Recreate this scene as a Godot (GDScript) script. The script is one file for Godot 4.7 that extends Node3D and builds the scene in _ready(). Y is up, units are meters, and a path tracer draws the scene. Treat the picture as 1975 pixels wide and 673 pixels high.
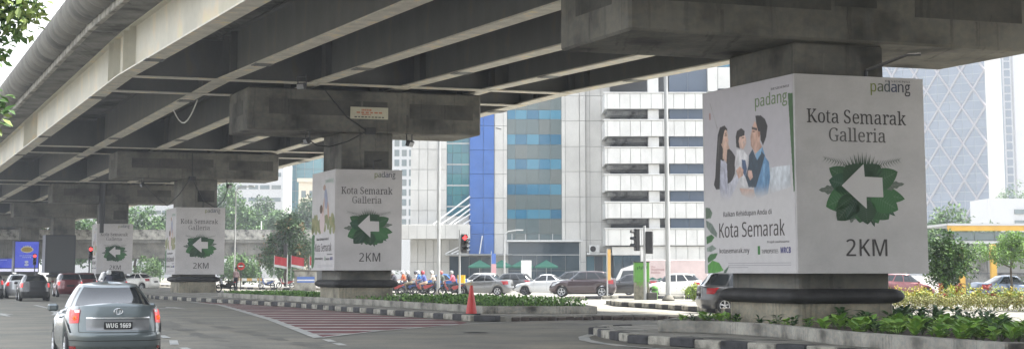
extends Node3D

var rng := RandomNumberGenerator.new()
var M := {}
var T := {}
var taken := {}
var boxes := {}

# ---------------------------------------------------------------- mesh collector
class MB:
	var v := PackedVector3Array()
	var n := PackedVector3Array()
	var c := PackedColorArray()

	func tri(p, q, r, col):                      # p, q, r run counter-clockwise seen from outside
		var nn: Vector3 = (q - p).cross(r - p)
		nn = nn.normalized()
		v.append(p); v.append(r); v.append(q)
		for i in 3:
			n.append(nn); c.append(col)

	func quad(p, q, r, s, col):
		tri(p, q, r, col); tri(p, r, s, col)

	func box(at: Vector3, size: Vector3, col := Color.WHITE, b := Basis()):
		var h := size * 0.5
		var k := []
		for i in 8:
			k.append(at + b * Vector3(h.x if i & 1 else -h.x, h.y if i & 2 else -h.y, h.z if i & 4 else -h.z))
		quad(k[4], k[5], k[7], k[6], col); quad(k[1], k[0], k[2], k[3], col)
		quad(k[5], k[1], k[3], k[7], col); quad(k[0], k[4], k[6], k[2], col)
		quad(k[6], k[7], k[3], k[2], col); quad(k[0], k[1], k[5], k[4], col)

	func bevel_box(at: Vector3, size: Vector3, ch: float, col := Color.WHITE, b := Basis()):   # chamfered on the twelve edges
		var h := size * 0.5
		var i := h - Vector3.ONE * ch
		var f := func(x, y, z): return at + b * Vector3(x, y, z)
		for s in [-1.0, 1.0]:
			var fl: bool = s < 0
			_q(f.call(-i.x, -i.y, s * h.z), f.call(i.x, -i.y, s * h.z), f.call(i.x, i.y, s * h.z), f.call(-i.x, i.y, s * h.z), col, fl)
			_q(f.call(s * h.x, -i.y, i.z), f.call(s * h.x, -i.y, -i.z), f.call(s * h.x, i.y, -i.z), f.call(s * h.x, i.y, i.z), col, fl)
			_q(f.call(-i.x, s * h.y, i.z), f.call(i.x, s * h.y, i.z), f.call(i.x, s * h.y, -i.z), f.call(-i.x, s * h.y, -i.z), col, fl)
			for t in [-1.0, 1.0]:
				var g: bool = s * t < 0
				_q(f.call(-i.x, s * h.y, t * i.z), f.call(-i.x, s * i.y, t * h.z), f.call(i.x, s * i.y, t * h.z), f.call(i.x, s * h.y, t * i.z), col, g)
				_q(f.call(s * h.x, -i.y, t * i.z), f.call(s * h.x, i.y, t * i.z), f.call(s * i.x, i.y, t * h.z), f.call(s * i.x, -i.y, t * h.z), col, g)
				_q(f.call(s * h.x, t * i.y, -i.z), f.call(s * i.x, t * h.y, -i.z), f.call(s * i.x, t * h.y, i.z), f.call(s * h.x, t * i.y, i.z), col, g)
				for w in [-1.0, 1.0]:
					var e: bool = s * t * w < 0
					var p = f.call(s * h.x, t * i.y, w * i.z)
					var q = f.call(s * i.x, t * h.y, w * i.z)
					var r = f.call(s * i.x, t * i.y, w * h.z)
					if e: tri(p, r, q, col)
					else: tri(p, q, r, col)

	func _q(p, q, r, s, col, flip):
		if flip: quad(s, r, q, p, col)
		else: quad(p, q, r, s, col)

	func tube(p: Vector3, q: Vector3, r0: float, r1: float, seg := 8, col := Color.WHITE, caps := true):
		var d := (q - p).normalized()
		var a := d.cross(Vector3.UP if absf(d.y) < 0.9 else Vector3.RIGHT).normalized()
		var b := d.cross(a)
		for i in seg:
			var t0 := TAU * i / seg
			var t1 := TAU * (i + 1) / seg
			var n0 := a * cos(t0) + b * sin(t0)
			var n1 := a * cos(t1) + b * sin(t1)
			var k := [p + n0 * r0, p + n1 * r0, q + n1 * r1, q + n0 * r1]
			for m in [[0, n0], [2, n1], [1, n1], [0, n0], [3, n0], [2, n1]]:
				v.append(k[m[0]]); n.append(m[1]); c.append(col)
			if caps:
				tri(p, p + n1 * r0, p + n0 * r0, col); tri(q, q + n0 * r1, q + n1 * r1, col)

	func path(pts: Array, r: float, seg := 6, col := Color.WHITE):
		for i in pts.size() - 1:
			tube(pts[i], pts[i + 1], r, r, seg, col, i == 0 or i == pts.size() - 2)

	func prism(poly: PackedVector2Array, y0: float, y1: float, col := Color.WHITE, side = null):   # poly holds (x, distance ahead); it becomes (x, y, -distance)
		var pl := poly
		if not Geometry2D.is_polygon_clockwise(pl):
			pl = pl.duplicate(); pl.reverse()
		var ix := Geometry2D.triangulate_polygon(pl)
		for i in range(0, ix.size(), 3):
			var k := []
			for j in 3: k.append(pl[ix[i + j]])
			var up := [Vector3(k[0].x, y1, -k[0].y), Vector3(k[1].x, y1, -k[1].y), Vector3(k[2].x, y1, -k[2].y)]
			if (up[1] - up[0]).cross(up[2] - up[0]).y < 0: up.reverse()
			tri(up[0], up[1], up[2], col)
			if y1 > y0:
				for j in 3: up[j].y = y0
				tri(up[2], up[1], up[0], col)
		if y1 > y0:
			for i in pl.size():
				var a := pl[i]
				var b := pl[(i + 1) % pl.size()]
				quad(Vector3(b.x, y0, -b.y), Vector3(a.x, y0, -a.y), Vector3(a.x, y1, -a.y), Vector3(b.x, y1, -b.y), col if side == null else side)

	func extrude(poly: Array, z0: float, z1: float, col := Color.WHITE):   # poly (x, y) pulled along z
		var pl := PackedVector2Array(poly)
		if Geometry2D.is_polygon_clockwise(pl): pl.reverse()
		var ix := Geometry2D.triangulate_polygon(pl)
		for i in range(0, ix.size(), 3):
			var a := pl[ix[i]]; var b := pl[ix[i + 1]]; var d := pl[ix[i + 2]]
			if (b - a).cross(d - a) < 0:
				var e := b; b = d; d = e
			tri(Vector3(a.x, a.y, z1), Vector3(b.x, b.y, z1), Vector3(d.x, d.y, z1), col)
			tri(Vector3(d.x, d.y, z0), Vector3(b.x, b.y, z0), Vector3(a.x, a.y, z0), col)
		for i in pl.size():
			var a := pl[i]; var b := pl[(i + 1) % pl.size()]
			quad(Vector3(a.x, a.y, z1), Vector3(a.x, a.y, z0), Vector3(b.x, b.y, z0), Vector3(b.x, b.y, z1), col)

	func grid(rows: Array, col := Color.WHITE, wrap := false):   # smooth sheet; rows of equal length
		var h := rows.size()
		var w: int = rows[0].size()
		var nn := []
		for i in h:
			var line := []
			for j in w:
				var dj: Vector3 = rows[i][(j + 1) % w if wrap else mini(j + 1, w - 1)] - rows[i][(j - 1 + w) % w if wrap else maxi(j - 1, 0)]
				var di: Vector3 = rows[mini(i + 1, h - 1)][j] - rows[maxi(i - 1, 0)][j]
				line.append(dj.cross(di).normalized())
			nn.append(line)
		for i in h - 1:
			for j in (w if wrap else w - 1):
				var k := (j + 1) % w
				for m in [[i, j], [i + 1, k], [i, k], [i, j], [i + 1, j], [i + 1, k]]:
					v.append(rows[m[0]][m[1]]); n.append(nn[m[0]][m[1]]); c.append(col)

	func lathe(prof: Array, at: Vector3, axis: Vector3, seg := 16, col := Color.WHITE):   # prof (radius, along)
		var a := axis.cross(Vector3.UP if absf(axis.y) < 0.9 else Vector3.RIGHT).normalized()
		var b := axis.cross(a)
		var rows := []
		for p in prof:
			var line := []
			for i in seg:
				var t := TAU * i / seg
				line.append(at + (a * cos(t) + b * sin(t)) * p.x + axis * p.y)
			rows.append(line)
		grid(rows, col, true)

	func mesh() -> ArrayMesh:
		var a := []
		a.resize(Mesh.ARRAY_MAX)
		a[Mesh.ARRAY_VERTEX] = v; a[Mesh.ARRAY_NORMAL] = n; a[Mesh.ARRAY_COLOR] = c
		var m := ArrayMesh.new()
		m.add_surface_from_arrays(Mesh.PRIMITIVE_TRIANGLES, a)
		return m

# ---------------------------------------------------------------- naming and tree
func numbered(called: String) -> String:
	if not taken.has(called):
		taken[called] = 0
		return called
	taken[called] += 1
	return "%s_%03d" % [called, taken[called]]

func tag(o: Node, label: String, category: String, group := ""):
	o.set_meta("label", label); o.set_meta("category", category)
	if group != "": o.set_meta("group", group)

func thing(called: String, label: String, category: String, at := Vector3.ZERO, turn := 0.0, group := "") -> Node3D:
	var o := Node3D.new()
	o.name = numbered(called)
	add_child(o)
	o.position = at
	o.rotation.y = deg_to_rad(turn)
	tag(o, label, category, group)
	return o

func copy(o: Node3D, label: String, at: Vector3, turn: float) -> Node3D:
	var base: String = str(o.name)
	if base.length() > 4 and base[-4] == "_" and base.right(3).is_valid_int(): base = base.left(-4)
	var r: Node3D = o.duplicate()
	r.name = numbered(base)
	add_child(r)
	r.position = at; r.rotation.y = deg_to_rad(turn)
	r.set_meta("label", label)
	return r

func part(parent: Node, called: String, mesh: Mesh, m: Material, at := Vector3.ZERO, turn := 0.0) -> MeshInstance3D:
	var o := MeshInstance3D.new()
	o.name = called if parent != self else numbered(called)
	o.mesh = mesh
	o.material_override = m
	parent.add_child(o, true)
	o.position = at
	o.rotation.y = deg_to_rad(turn)
	return o

func structure(called: String, mesh: Mesh, m: Material, kind := "structure") -> MeshInstance3D:
	var o := part(self, called, mesh, m)
	o.set_meta("kind", kind)
	return o

func bx(parent: Node, called: String, at: Vector3, size: Vector3, m: Material, bevel := 0.0, turn := 0.0) -> MeshInstance3D:
	var key := "%.3f %.3f %.3f %.3f" % [size.x, size.y, size.z, bevel]
	if not boxes.has(key):
		if bevel > 0.0:
			var b := MB.new()
			b.bevel_box(Vector3.ZERO, size, bevel)
			boxes[key] = b.mesh()
		else:
			var q := BoxMesh.new()
			q.size = size
			boxes[key] = q
	return part(parent, called, boxes[key], m, at, turn)

func W(x: float, ahead: float, y := 0.0) -> Vector3:
	return Vector3(x, y, -ahead)

# ---------------------------------------------------------------- materials
func noise_tex(kind: String, seed_: int) -> ImageTexture:
	var sz := 512
	var a := FastNoiseLite.new(); a.seed = seed_; a.noise_type = FastNoiseLite.TYPE_SIMPLEX_SMOOTH; a.fractal_octaves = 5
	var b := FastNoiseLite.new(); b.seed = seed_ + 7; b.fractal_octaves = 3
	var d := FastNoiseLite.new(); d.seed = seed_ + 13; d.noise_type = FastNoiseLite.TYPE_CELLULAR
	a.frequency = 0.006; b.frequency = 0.06; d.frequency = 0.02
	var ia := a.get_seamless_image(sz, sz); var ib := b.get_seamless_image(sz, sz); var id := d.get_seamless_image(sz, sz)
	ia.convert(Image.FORMAT_L8); ib.convert(Image.FORMAT_L8); id.convert(Image.FORMAT_L8)
	var pa := ia.get_data(); var pb := ib.get_data(); var pd := id.get_data()
	var out := PackedByteArray()
	out.resize(sz * sz * 3)
	var r := RandomNumberGenerator.new()
	r.seed = seed_
	var run_ := PackedFloat32Array(); run_.resize(sz * sz)
	if kind == "concrete":                              # water stains: narrow runs that start at a point and thin out below it
		for k in 90:
			var x0 := r.randi() % sz; var y0 := r.randi() % sz
			var len := r.randi_range(40, 260); var wd := r.randi_range(1, 7); var dk := r.randf_range(-0.10, 0.26)
			for j in len:
				x0 += (r.randi() % 13 == 0) as int * (1 if r.randf() < 0.5 else -1)
				for i in wd:
					var q := ((y0 + j) % sz) * sz + (x0 + i + sz) % sz
					run_[q] = run_[q] + dk * (1.0 - float(j) / len) * (0.6 + 0.4 * r.randf())
	for i in sz * sz:
		var A := pa[i] / 255.0; var B := pb[i] / 255.0; var D := pd[i] / 255.0
		var g := 1.0
		var warm := 0.0
		if kind == "concrete":
			g = 0.56 + 0.40 * A + 0.14 * B + r.randf() * 0.05
			if A < 0.38: g -= (0.38 - A) * 0.9
			g -= clampf(run_[i], -0.12, 0.38)
			if D > 0.93: g -= 0.08
			warm = (B - 0.5) * 0.05
		elif kind == "asphalt":
			g = 0.66 + 0.2 * A + 0.10 * B + r.randf() * 0.16
			warm = (A - 0.5) * 0.04
		elif kind == "steel":
			g = 0.80 + 0.16 * A + 0.06 * B
			if A > 0.66: warm = (A - 0.66) * 0.5
		elif kind == "soil":
			g = 0.5 + 0.3 * A + 0.3 * B + r.randf() * 0.1
		else:
			g = 0.88 + 0.10 * A + 0.03 * B + r.randf() * 0.02
		out[i * 3] = clampi(int((g + warm) * 255), 0, 255)
		out[i * 3 + 1] = clampi(int(g * 255), 0, 255)
		out[i * 3 + 2] = clampi(int((g - warm) * 255), 0, 255)
	var im := Image.create_from_data(sz, sz, false, Image.FORMAT_RGB8, out)
	return ImageTexture.create_from_image(im)

func mat(key: String, col: Color, rough := 0.8, metal := 0.0, tex := "", scale := Vector3.ONE) -> StandardMaterial3D:
	if M.has(key): return M[key]
	var m := StandardMaterial3D.new()
	m.resource_name = key
	m.albedo_color = col.linear_to_srgb()
	m.roughness = rough
	m.metallic = metal
	if tex != "":
		m.albedo_texture = T[tex]
		m.uv1_triplanar = true
		m.uv1_world_triplanar = true
		m.uv1_scale = scale
	M[key] = m
	return m

func g3(l: float) -> Color:
	return Color(l, l, l)

func vmat(key: String, rough := 0.7, back := 0.0) -> StandardMaterial3D:
	if M.has(key): return M[key]
	var m := StandardMaterial3D.new()
	m.resource_name = key
	m.vertex_color_use_as_albedo = true
	m.roughness = rough
	if back > 0:
		m.backlight_enabled = true
		m.backlight = Color(back, back, back)
	M[key] = m
	return m

func glow(key: String, col: Color, energy: float) -> StandardMaterial3D:
	if M.has(key): return M[key]
	var m := mat(key, col * 0.6, 0.25)
	m.emission_enabled = true
	m.emission = col.linear_to_srgb()
	m.emission_energy_multiplier = energy
	return m

func paint(key: String, col: Color, metal := 0.35) -> StandardMaterial3D:
	if M.has(key): return M[key]
	var m := mat(key, col, 0.32, metal)
	m.clearcoat_enabled = true
	m.clearcoat = 0.9
	m.clearcoat_roughness = 0.06
	return m

func textures():
	T["concrete"] = noise_tex("concrete", 11)
	T["asphalt"] = noise_tex("asphalt", 21)
	T["steel"] = noise_tex("steel", 31)
	T["soil"] = noise_tex("soil", 41)
	T["plain"] = noise_tex("plain", 51)

func materials():
	mat("concrete", Color(0.178, 0.171, 0.148), 0.9, 0, "concrete", Vector3(0.11, 0.11, 0.11))
	mat("concrete_dark", Color(0.085, 0.082, 0.072), 0.9, 0, "concrete", Vector3(0.14, 0.14, 0.14))
	mat("concrete_pale", Color(0.40, 0.385, 0.34), 0.9, 0, "concrete", Vector3(0.25, 0.25, 0.25))
	mat("pedestal", Color(0.36, 0.33, 0.25), 0.9, 0, "concrete", Vector3(0.2, 0.2, 0.2))
	mat("asphalt", Color(0.20, 0.188, 0.152), 0.92, 0, "asphalt", Vector3(0.11, 0.11, 0.11))
	mat("asphalt_worn", Color(0.145, 0.138, 0.115), 0.85, 0, "asphalt", Vector3(0.2, 0.2, 0.2))
	mat("bitumen", Color(0.04, 0.039, 0.037), 0.7, 0, "asphalt", Vector3(0.5, 0.5, 0.5))
	mat("street", Color(0.36, 0.35, 0.315), 0.92, 0, "asphalt", Vector3(0.09, 0.09, 0.09))
	mat("pavement", Color(0.36, 0.345, 0.30), 0.9, 0, "concrete", Vector3(0.2, 0.2, 0.2))
	mat("soil", Color(0.09, 0.065, 0.045), 0.98, 0, "soil", Vector3(0.5, 0.5, 0.5))
	mat("road_white", Color(0.48, 0.48, 0.45), 0.8, 0, "asphalt", Vector3(0.3, 0.3, 0.3))
	mat("road_red", Color(0.18, 0.05, 0.05), 0.9, 0, "asphalt", Vector3(0.2, 0.2, 0.2))
	mat("kerb_white", Color(0.42, 0.40, 0.34), 0.85, 0, "concrete", Vector3(0.7, 0.7, 0.7))
	mat("kerb_black", Color(0.055, 0.055, 0.06), 0.85, 0, "concrete", Vector3(0.7, 0.7, 0.7))
	mat("steel", Color(0.165, 0.17, 0.172), 0.6, 0.0, "steel", Vector3(0.22, 0.10, 0.22))
	mat("flange", Color(0.70, 0.675, 0.60), 0.65, 0.0, "steel", Vector3(0.3, 0.3, 0.3))  # pale worn paint, lightened further to stand for light bounced off the ground
	mat("skylit_cream_steel", Color(0.56, 0.54, 0.45), 0.6, 0.0, "steel", Vector3(0.09, 0.07, 0.09))  # outer girder's cream, lightened to stand for the sky light on it
	mat("slab", Color(0.20, 0.196, 0.185), 0.85, 0, "concrete", Vector3(0.12, 0.12, 0.12))
	mat("rubber", Color(0.035, 0.033, 0.032), 0.75, 0, "concrete", Vector3(0.5, 0.3, 0.5))
	mat("black_metal", Color(0.02, 0.02, 0.022), 0.5)
	mat("lens", Color(0.25, 0.26, 0.28), 0.15)
	mat("board_white", Color(0.50, 0.485, 0.49), 0.6, 0, "plain", Vector3(0.3, 0.3, 0.3))
	mat("ink", Color(0.045, 0.04, 0.04), 0.7)
	mat("ink_soft", Color(0.10, 0.095, 0.095), 0.7)
	mat("glass_dark", Color(0.012, 0.015, 0.018), 0.04)
	mat("tyre", Color(0.02, 0.02, 0.021), 0.9)
	mat("rim", Color(0.55, 0.56, 0.58), 0.3, 0.7)
	mat("chrome", Color(0.75, 0.76, 0.78), 0.15, 0.9)
	mat("white_paint", Color(0.74, 0.74, 0.72), 0.6, 0, "plain", Vector3(0.4, 0.4, 0.4))
	mat("galvanised", Color(0.45, 0.46, 0.46), 0.5, 0.2, "plain", Vector3(0.4, 0.4, 0.4))
	mat("rubble", Color(0.10, 0.08, 0.07), 0.95, 0, "soil", Vector3(0.8, 0.8, 0.8))
	mat("plate_cream", Color(0.55, 0.53, 0.42), 0.7, 0, "plain", Vector3(0.5, 0.5, 0.5))
	mat("plate_red", Color(0.45, 0.16, 0.09), 0.7)
	mat("ink_brown", Color(0.06, 0.048, 0.045), 0.7)
	mat("screen_frame", Color(0.03, 0.03, 0.035), 0.5)
	mat("screen_side", Color(0.05, 0.06, 0.12), 0.4)
	mat("screen_off", Color(0.045, 0.048, 0.048), 0.5)
	mat("ink_rose", Color(0.30, 0.13, 0.13), 0.7)
	vmat("print", 0.65)
	vmat("leaf", 0.6, 0.35)
	vmat("cloth", 0.85)

# ---------------------------------------------------------------- scene
const VT := 20.86                                  # the viaduct runs this many degrees left of straight ahead
const AXIS := Vector3(6.70, 0.0, -40.24)           # a corner of the first pier's sign; the viaduct's own origin
const PIER_A := [0.0, 41.83, 84.85, 129.1, 172.0, 214.5, 257.0, 300.0]

func _ready():
	rng.seed = 4
	var cam := Camera3D.new()
	cam.name = "camera"
	cam.position = Vector3(0, 1.7, 0)
	cam.rotation_degrees = Vector3(7.52, 0, 0)
	cam.near = 1.0
	cam.far = 4000.0
	cam.set_frustum(0.20394, Vector2(0, -0.07579), 1.0, 4000.0)
	add_child(cam)
	cam.current = true
	var env := Environment.new()
	var sky := Sky.new()
	var sm := ProceduralSkyMaterial.new()
	sm.sky_top_color = Color(0.84, 0.87, 0.92)
	sm.sky_horizon_color = Color(0.99, 0.985, 0.97)
	sm.sky_curve = 0.25
	sm.sky_energy_multiplier = 1.0
	sm.ground_bottom_color = Color(0.45, 0.45, 0.43)
	sm.ground_horizon_color = Color(0.9, 0.91, 0.93)
	sky.sky_material = sm
	env.background_mode = Environment.BG_SKY
	env.sky = sky
	env.tonemap_mode = Environment.TONE_MAPPER_LINEAR
	env.tonemap_exposure = 3.3
	env.sdfgi_enabled = true
	env.ssao_enabled = true
	env.ssil_enabled = true
	env.fog_enabled = true
	env.fog_density = 0.00055
	env.fog_light_color = Color(0.90, 0.93, 0.97)
	var we := WorldEnvironment.new()
	we.name = "world_environment"
	we.environment = env
	add_child(we)
	var sun := DirectionalLight3D.new()
	sun.name = "sun"
	sun.light_energy = 1.2
	sun.light_angular_distance = 4.0
	sun.light_color = Color(1.0, 0.97, 0.92)
	sun.shadow_enabled = true
	sun.rotation_degrees = Vector3(-58, 100, 0)
	add_child(sun)

	textures()
	materials()
	ground()
	viaduct()
	piers()
	buildings()
	signs()
	furniture()
	vehicles()
	people()
	vegetation()

# ---------------------------------------------------------------- ground, roads, kerbs
func poly(a: Array) -> PackedVector2Array:
	var p := PackedVector2Array()
	for i in range(0, a.size(), 2): p.append(Vector2(a[i], a[i + 1]))
	return p

func sheet(called: String, a: Array, y: float, m: Material) -> MeshInstance3D:
	var b := MB.new()
	b.prism(poly(a), y, y)
	return structure(called, b.mesh(), m)

func strip(b: MB, pts: Array, w: float, y: float):           # a painted line along (x, ahead) points
	for i in range(0, pts.size() - 2, 2):
		var p := Vector2(pts[i], pts[i + 1]); var q := Vector2(pts[i + 2], pts[i + 3])
		var d := (q - p).normalized() * 0.02
		var o := Vector2(-d.y, d.x).normalized() * w * 0.5
		var k := [p - o - d, q - o + d, q + o + d, p + o - d]
		b.quad(Vector3(k[0].x, y, -k[0].y), Vector3(k[1].x, y, -k[1].y), Vector3(k[2].x, y, -k[2].y), Vector3(k[3].x, y, -k[3].y), Color.WHITE)

func kerb_run(called: String, pts: Array, first_white := true, mats := ["kerb_white", "kerb_black"], step := 1.0, h := 0.2) -> Node3D:
	var k := Node3D.new()
	k.name = numbered(called)
	k.set_meta("kind", "structure")
	add_child(k)
	var vars := []
	for i in 4:
		var b := MB.new()
		b.bevel_box(Vector3(0, h * 0.5, 0), Vector3(0.3 + 0.01 * i, h + 0.004 * i, step - 0.02 - 0.006 * i), 0.025)
		vars.append(b.mesh())
	var left := 0.0
	var n := 0 if first_white else 1
	for i in range(0, pts.size() - 2, 2):
		var p := Vector2(pts[i], pts[i + 1]); var q := Vector2(pts[i + 2], pts[i + 3])
		var l := p.distance_to(q)
		var at := left
		while at + step * 0.5 <= l:
			var c := p.lerp(q, (at + step * 0.5) / l)
			var d := (q - p) / l
			var o := part(k, "kerb_stone", vars[rng.randi() % 4], M[mats[n % 2]], W(c.x, c.y, rng.randf_range(-0.012, 0.006)))
			o.rotation.y = atan2(-d.x, d.y) + rng.randf_range(-0.012, 0.012)
			n += 1
			at += step
		left = at - l
	return k

const ISLAND_A := [-68.0, 231.0, -36.2, 146.0, -21.3, 104.0, -15.9, 93.0, -10.4, 82.0, -7.2, 73.6, -4.5, 66.4, -2.1, 60.9, -1.3, 58.7, -0.5, 58.0, 0.9, 59.2, 3.1, 60.3, 5.4, 59.9, 6.0, 60.4, 6.2, 62.2, 4.5, 68.0, 0.0, 79.0, -4.5, 91.0, -14.0, 117.0, -29.0, 156.0, -60.0, 238.0]
const ISLAND_B := [22.0, 5.0, 9.4, 27.5, 6.3, 34.5, 3.9, 39.0, 2.95, 41.0, 2.45, 44.0, 2.3, 46.6, 2.7, 48.2, 4.2, 49.6, 8.0, 51.0, 11.2, 51.6, 12.4, 48.5, 16.0, 38.0, 30.0, 5.0]

func ground():
	sheet("ground", [-1500.0, -150.0, 1500.0, -150.0, 2200.0, 3400.0, -2200.0, 3400.0], -0.03, M["street"])
	sheet("road", [-110.0, -60.0, 60.0, -60.0, 34.0, 5.0, 17.0, 38.0, 12.6, 50.5, 9.0, 56.6, 6.3, 60.5, 2.0, 66.0, -8.0, 95.0, -30.0, 150.0, -90.0, 310.0, -190.0, 310.0], 0.0, M["asphalt"])
	var b := MB.new()
	b.prism(poly(ISLAND_A), -0.02, 0.17)
	structure("pavement", b.mesh(), M["pavement"])
	b = MB.new()
	b.prism(poly(ISLAND_B), -0.02, 0.17)
	structure("pavement", b.mesh(), M["pavement"])
	kerb_run("kerb", [-68.0, 231.0, -36.2, 146.0, -21.3, 104.0, -15.9, 93.0, -10.4, 82.0, -7.2, 73.6, -4.5, 66.4, -2.1, 60.9, -1.3, 58.7, -0.5, 58.0])
	kerb_run("kerb", [3.3, 48.9, 2.7, 48.2, 2.3, 46.6, 2.45, 44.0, 2.95, 41.0, 3.9, 39.0, 6.3, 34.5, 9.4, 27.5, 16.0, 15.5], false)
	# the broken dark edge of the pavement beside the slip road
	var bk := Node3D.new()
	bk.name = "broken_kerb"
	bk.set_meta("kind", "structure")
	add_child(bk)
	var e := [0.0, 58.4, 0.9, 59.1, 3.1, 60.2, 5.4, 59.8, 6.1, 60.4]
	for i in range(0, e.size() - 2, 2):
		var p := Vector2(e[i], e[i + 1]); var q := Vector2(e[i + 2], e[i + 3])
		var n := int(p.distance_to(q) / 0.34)
		for j in n:
			var c := p.lerp(q, (j + 0.5) / n)
			bx(bk, "kerb_stone", W(c.x, c.y - rng.randf_range(0.0, 0.12), rng.randf_range(0.03, 0.075)), Vector3(0.3, 0.16, 0.24), M["rubble"], 0.03, rng.randf_range(-30, 30))
	# the small islands beside the cross street
	var ic := [5.2, 84.6, 6.5, 79.6, 7.75, 73.6, 9.2, 68.6, 12.0, 67.2, 17.0, 66.2, 16.0, 82.0, 9.6, 94.5, 6.0, 97.5, 4.9, 90.0]
	b = MB.new()
	b.prism(poly(ic), -0.02, 0.15)
	structure("pavement", b.mesh(), M["pavement"])
	kerb_run("kerb", [5.1, 88.6, 5.2, 84.6, 6.5, 79.6, 7.75, 73.6, 9.2, 68.6, 12.0, 67.2, 17.0, 66.2])
	kerb_run("kerb", [3.4, 104.0, 9.5, 104.0, 16.0, 103.0], true)
	var id := [12.6, 65.5, 13.5, 59.6, 13.95, 54.1, 14.35, 48.6, 16.5, 36.0, 30.0, 30.0, 60.0, 55.0, 60.0, 86.0, 17.0, 73.0]
	b = MB.new()
	b.prism(poly(id), -0.02, 0.15)
	structure("pavement", b.mesh(), M["pavement"])
	kerb_run("kerb", [12.6, 65.5, 13.5, 59.6, 13.95, 54.1, 14.35, 48.6, 16.5, 36.0], false)
	# far kerb along the left of the trees
	kerb_run("kerb", [-38.0, 186.0, -24.0, 158.0, -11.0, 143.0], true)
	# paint: the red zone with its white bars, lines, dashes, arrows
	sheet("red_zone", [-4.9, 44.2, -3.8, 49.0, -2.35, 53.0, -1.7, 54.2, -1.5, 57.4, -2.5, 60.6, -4.9, 66.2, -7.6, 73.4, -10.8, 81.8, -16.2, 92.6, -17.5, 94.2, -14.4, 85.4, -8.4, 60.3], 0.004, M["road_red"])
	var zone := poly([-4.9, 44.4, -3.8, 49.0, -2.35, 53.0, -1.7, 54.2, -1.75, 57.4, -2.75, 60.6, -5.1, 66.2, -7.8, 73.4, -11.0, 81.8, -16.2, 92.0, -14.4, 85.4, -8.4, 60.3])
	b = MB.new()
	var y := 46.4
	while y < 92.0:
		var cl := Geometry2D.intersect_polygons(zone, poly([-30.0, y, 10.0, y, 10.0, y + 0.75, -30.0, y + 0.75]))
		for c in cl: b.prism(c, 0.009, 0.009)
		y += 2.75
	structure("road_marking", b.mesh(), M["road_white"])
	b = MB.new()
	strip(b, [-17.6, 94.4, -14.4, 85.4, -11.4, 72.9, -8.4, 60.3, -4.9, 44.0], 0.3, 0.013)
	strip(b, [-4.95, 44.0, -3.8, 49.0, -2.35, 53.0, -1.3, 55.6, -0.5, 57.0, 0.9, 58.6, 3.1, 59.6, 5.4, 59.2], 0.16, 0.013)
	strip(b, [-17.6, 94.4, -22.6, 104.2, -37.4, 146.0], 0.16, 0.013)
	structure("road_marking", b.mesh(), M["road_white"])
	b = MB.new()
	strip(b, [-4.62, 43.0, -4.32, 41.6], 0.2, 0.013); strip(b, [-4.16, 40.9, -3.86, 39.6], 0.2, 0.013)
	strip(b, [-9.25, 45.6, -8.75, 43.9], 0.2, 0.013); strip(b, [-8.3, 42.4, -7.8, 40.0], 0.2, 0.013); strip(b, [-7.3, 38.4, -6.6, 36.2], 0.2, 0.013)
	strip(b, [2.5, 39.4, 2.05, 40.9, 1.8, 42.6, 1.85, 44.6, 2.3, 47.2], 0.28, 0.013)
	strip(b, [2.5, 39.4, 3.2, 37.8, 5.6, 33.0], 0.14, 0.013)
	strip(b, [-17.6, 66.5, -18.4, 70.0, -19.6, 73.6], 0.3, 0.013); strip(b, [-20.0, 75.6, -23.6, 85.4], 0.18, 0.013)
	structure("road_marking", b.mesh(), M["road_white"])
	# wear: tyre-darkened wheel tracks, a resurfaced patch, cracks sealed with bitumen, a cover
	b = MB.new()
	for tr in [[-13.2, 62.0, -5.2, 36.0], [-12.0, 62.4, -3.6, 36.6], [-20.6, 78.0, -11.0, 46.0], [-19.2, 78.6, -9.4, 46.4]]:
		for i in 26:
			var f := i / 26.0
			var x0 := lerpf(tr[0], tr[2], f); var z0 := lerpf(tr[1], tr[3], f); var x1 := lerpf(tr[0], tr[2], f + 0.04); var z1 := lerpf(tr[1], tr[3], f + 0.04)
			if rng.randf() < 0.3: continue
			strip(b, [x0 + rng.randf_range(-0.12, 0.12), z0, x1 + rng.randf_range(-0.12, 0.12), z1], rng.randf_range(0.25, 0.6), 0.0045)
	structure("tyre_track", b.mesh(), M["asphalt_worn"])
	sheet("asphalt_patch", [1.2, 56.6, 4.6, 57.9, 5.0, 54.8, 1.9, 53.6], 0.004, M["asphalt_worn"])
	sheet("asphalt_patch", [-13.8, 58.0, -11.6, 58.8, -10.2, 53.6, -12.6, 52.8], 0.004, M["asphalt_worn"])
	b = MB.new()
	for c in [[-2.6, 46.0], [-10.6, 49.5], [0.2, 50.6], [-16.0, 61.0]]:
		var at := Vector2(c[0], c[1])
		for i in 14:
			var nx := at + Vector2(rng.randf_range(0.05, 0.5), rng.randf_range(-0.35, 0.55))
			strip(b, [at.x, at.y, nx.x, nx.y], rng.randf_range(0.03, 0.06), 0.0085)
			at = nx
	structure("road_crack", b.mesh(), M["bitumen"])
	b = MB.new(); b.lathe([Vector2(0.0, 0.0), Vector2(0.33, 0.0), Vector2(0.36, -0.004)], W(-1.0, 47.8, 0.012), Vector3.UP, 20)
	structure("manhole_cover", b.mesh(), M["bitumen"])
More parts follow.
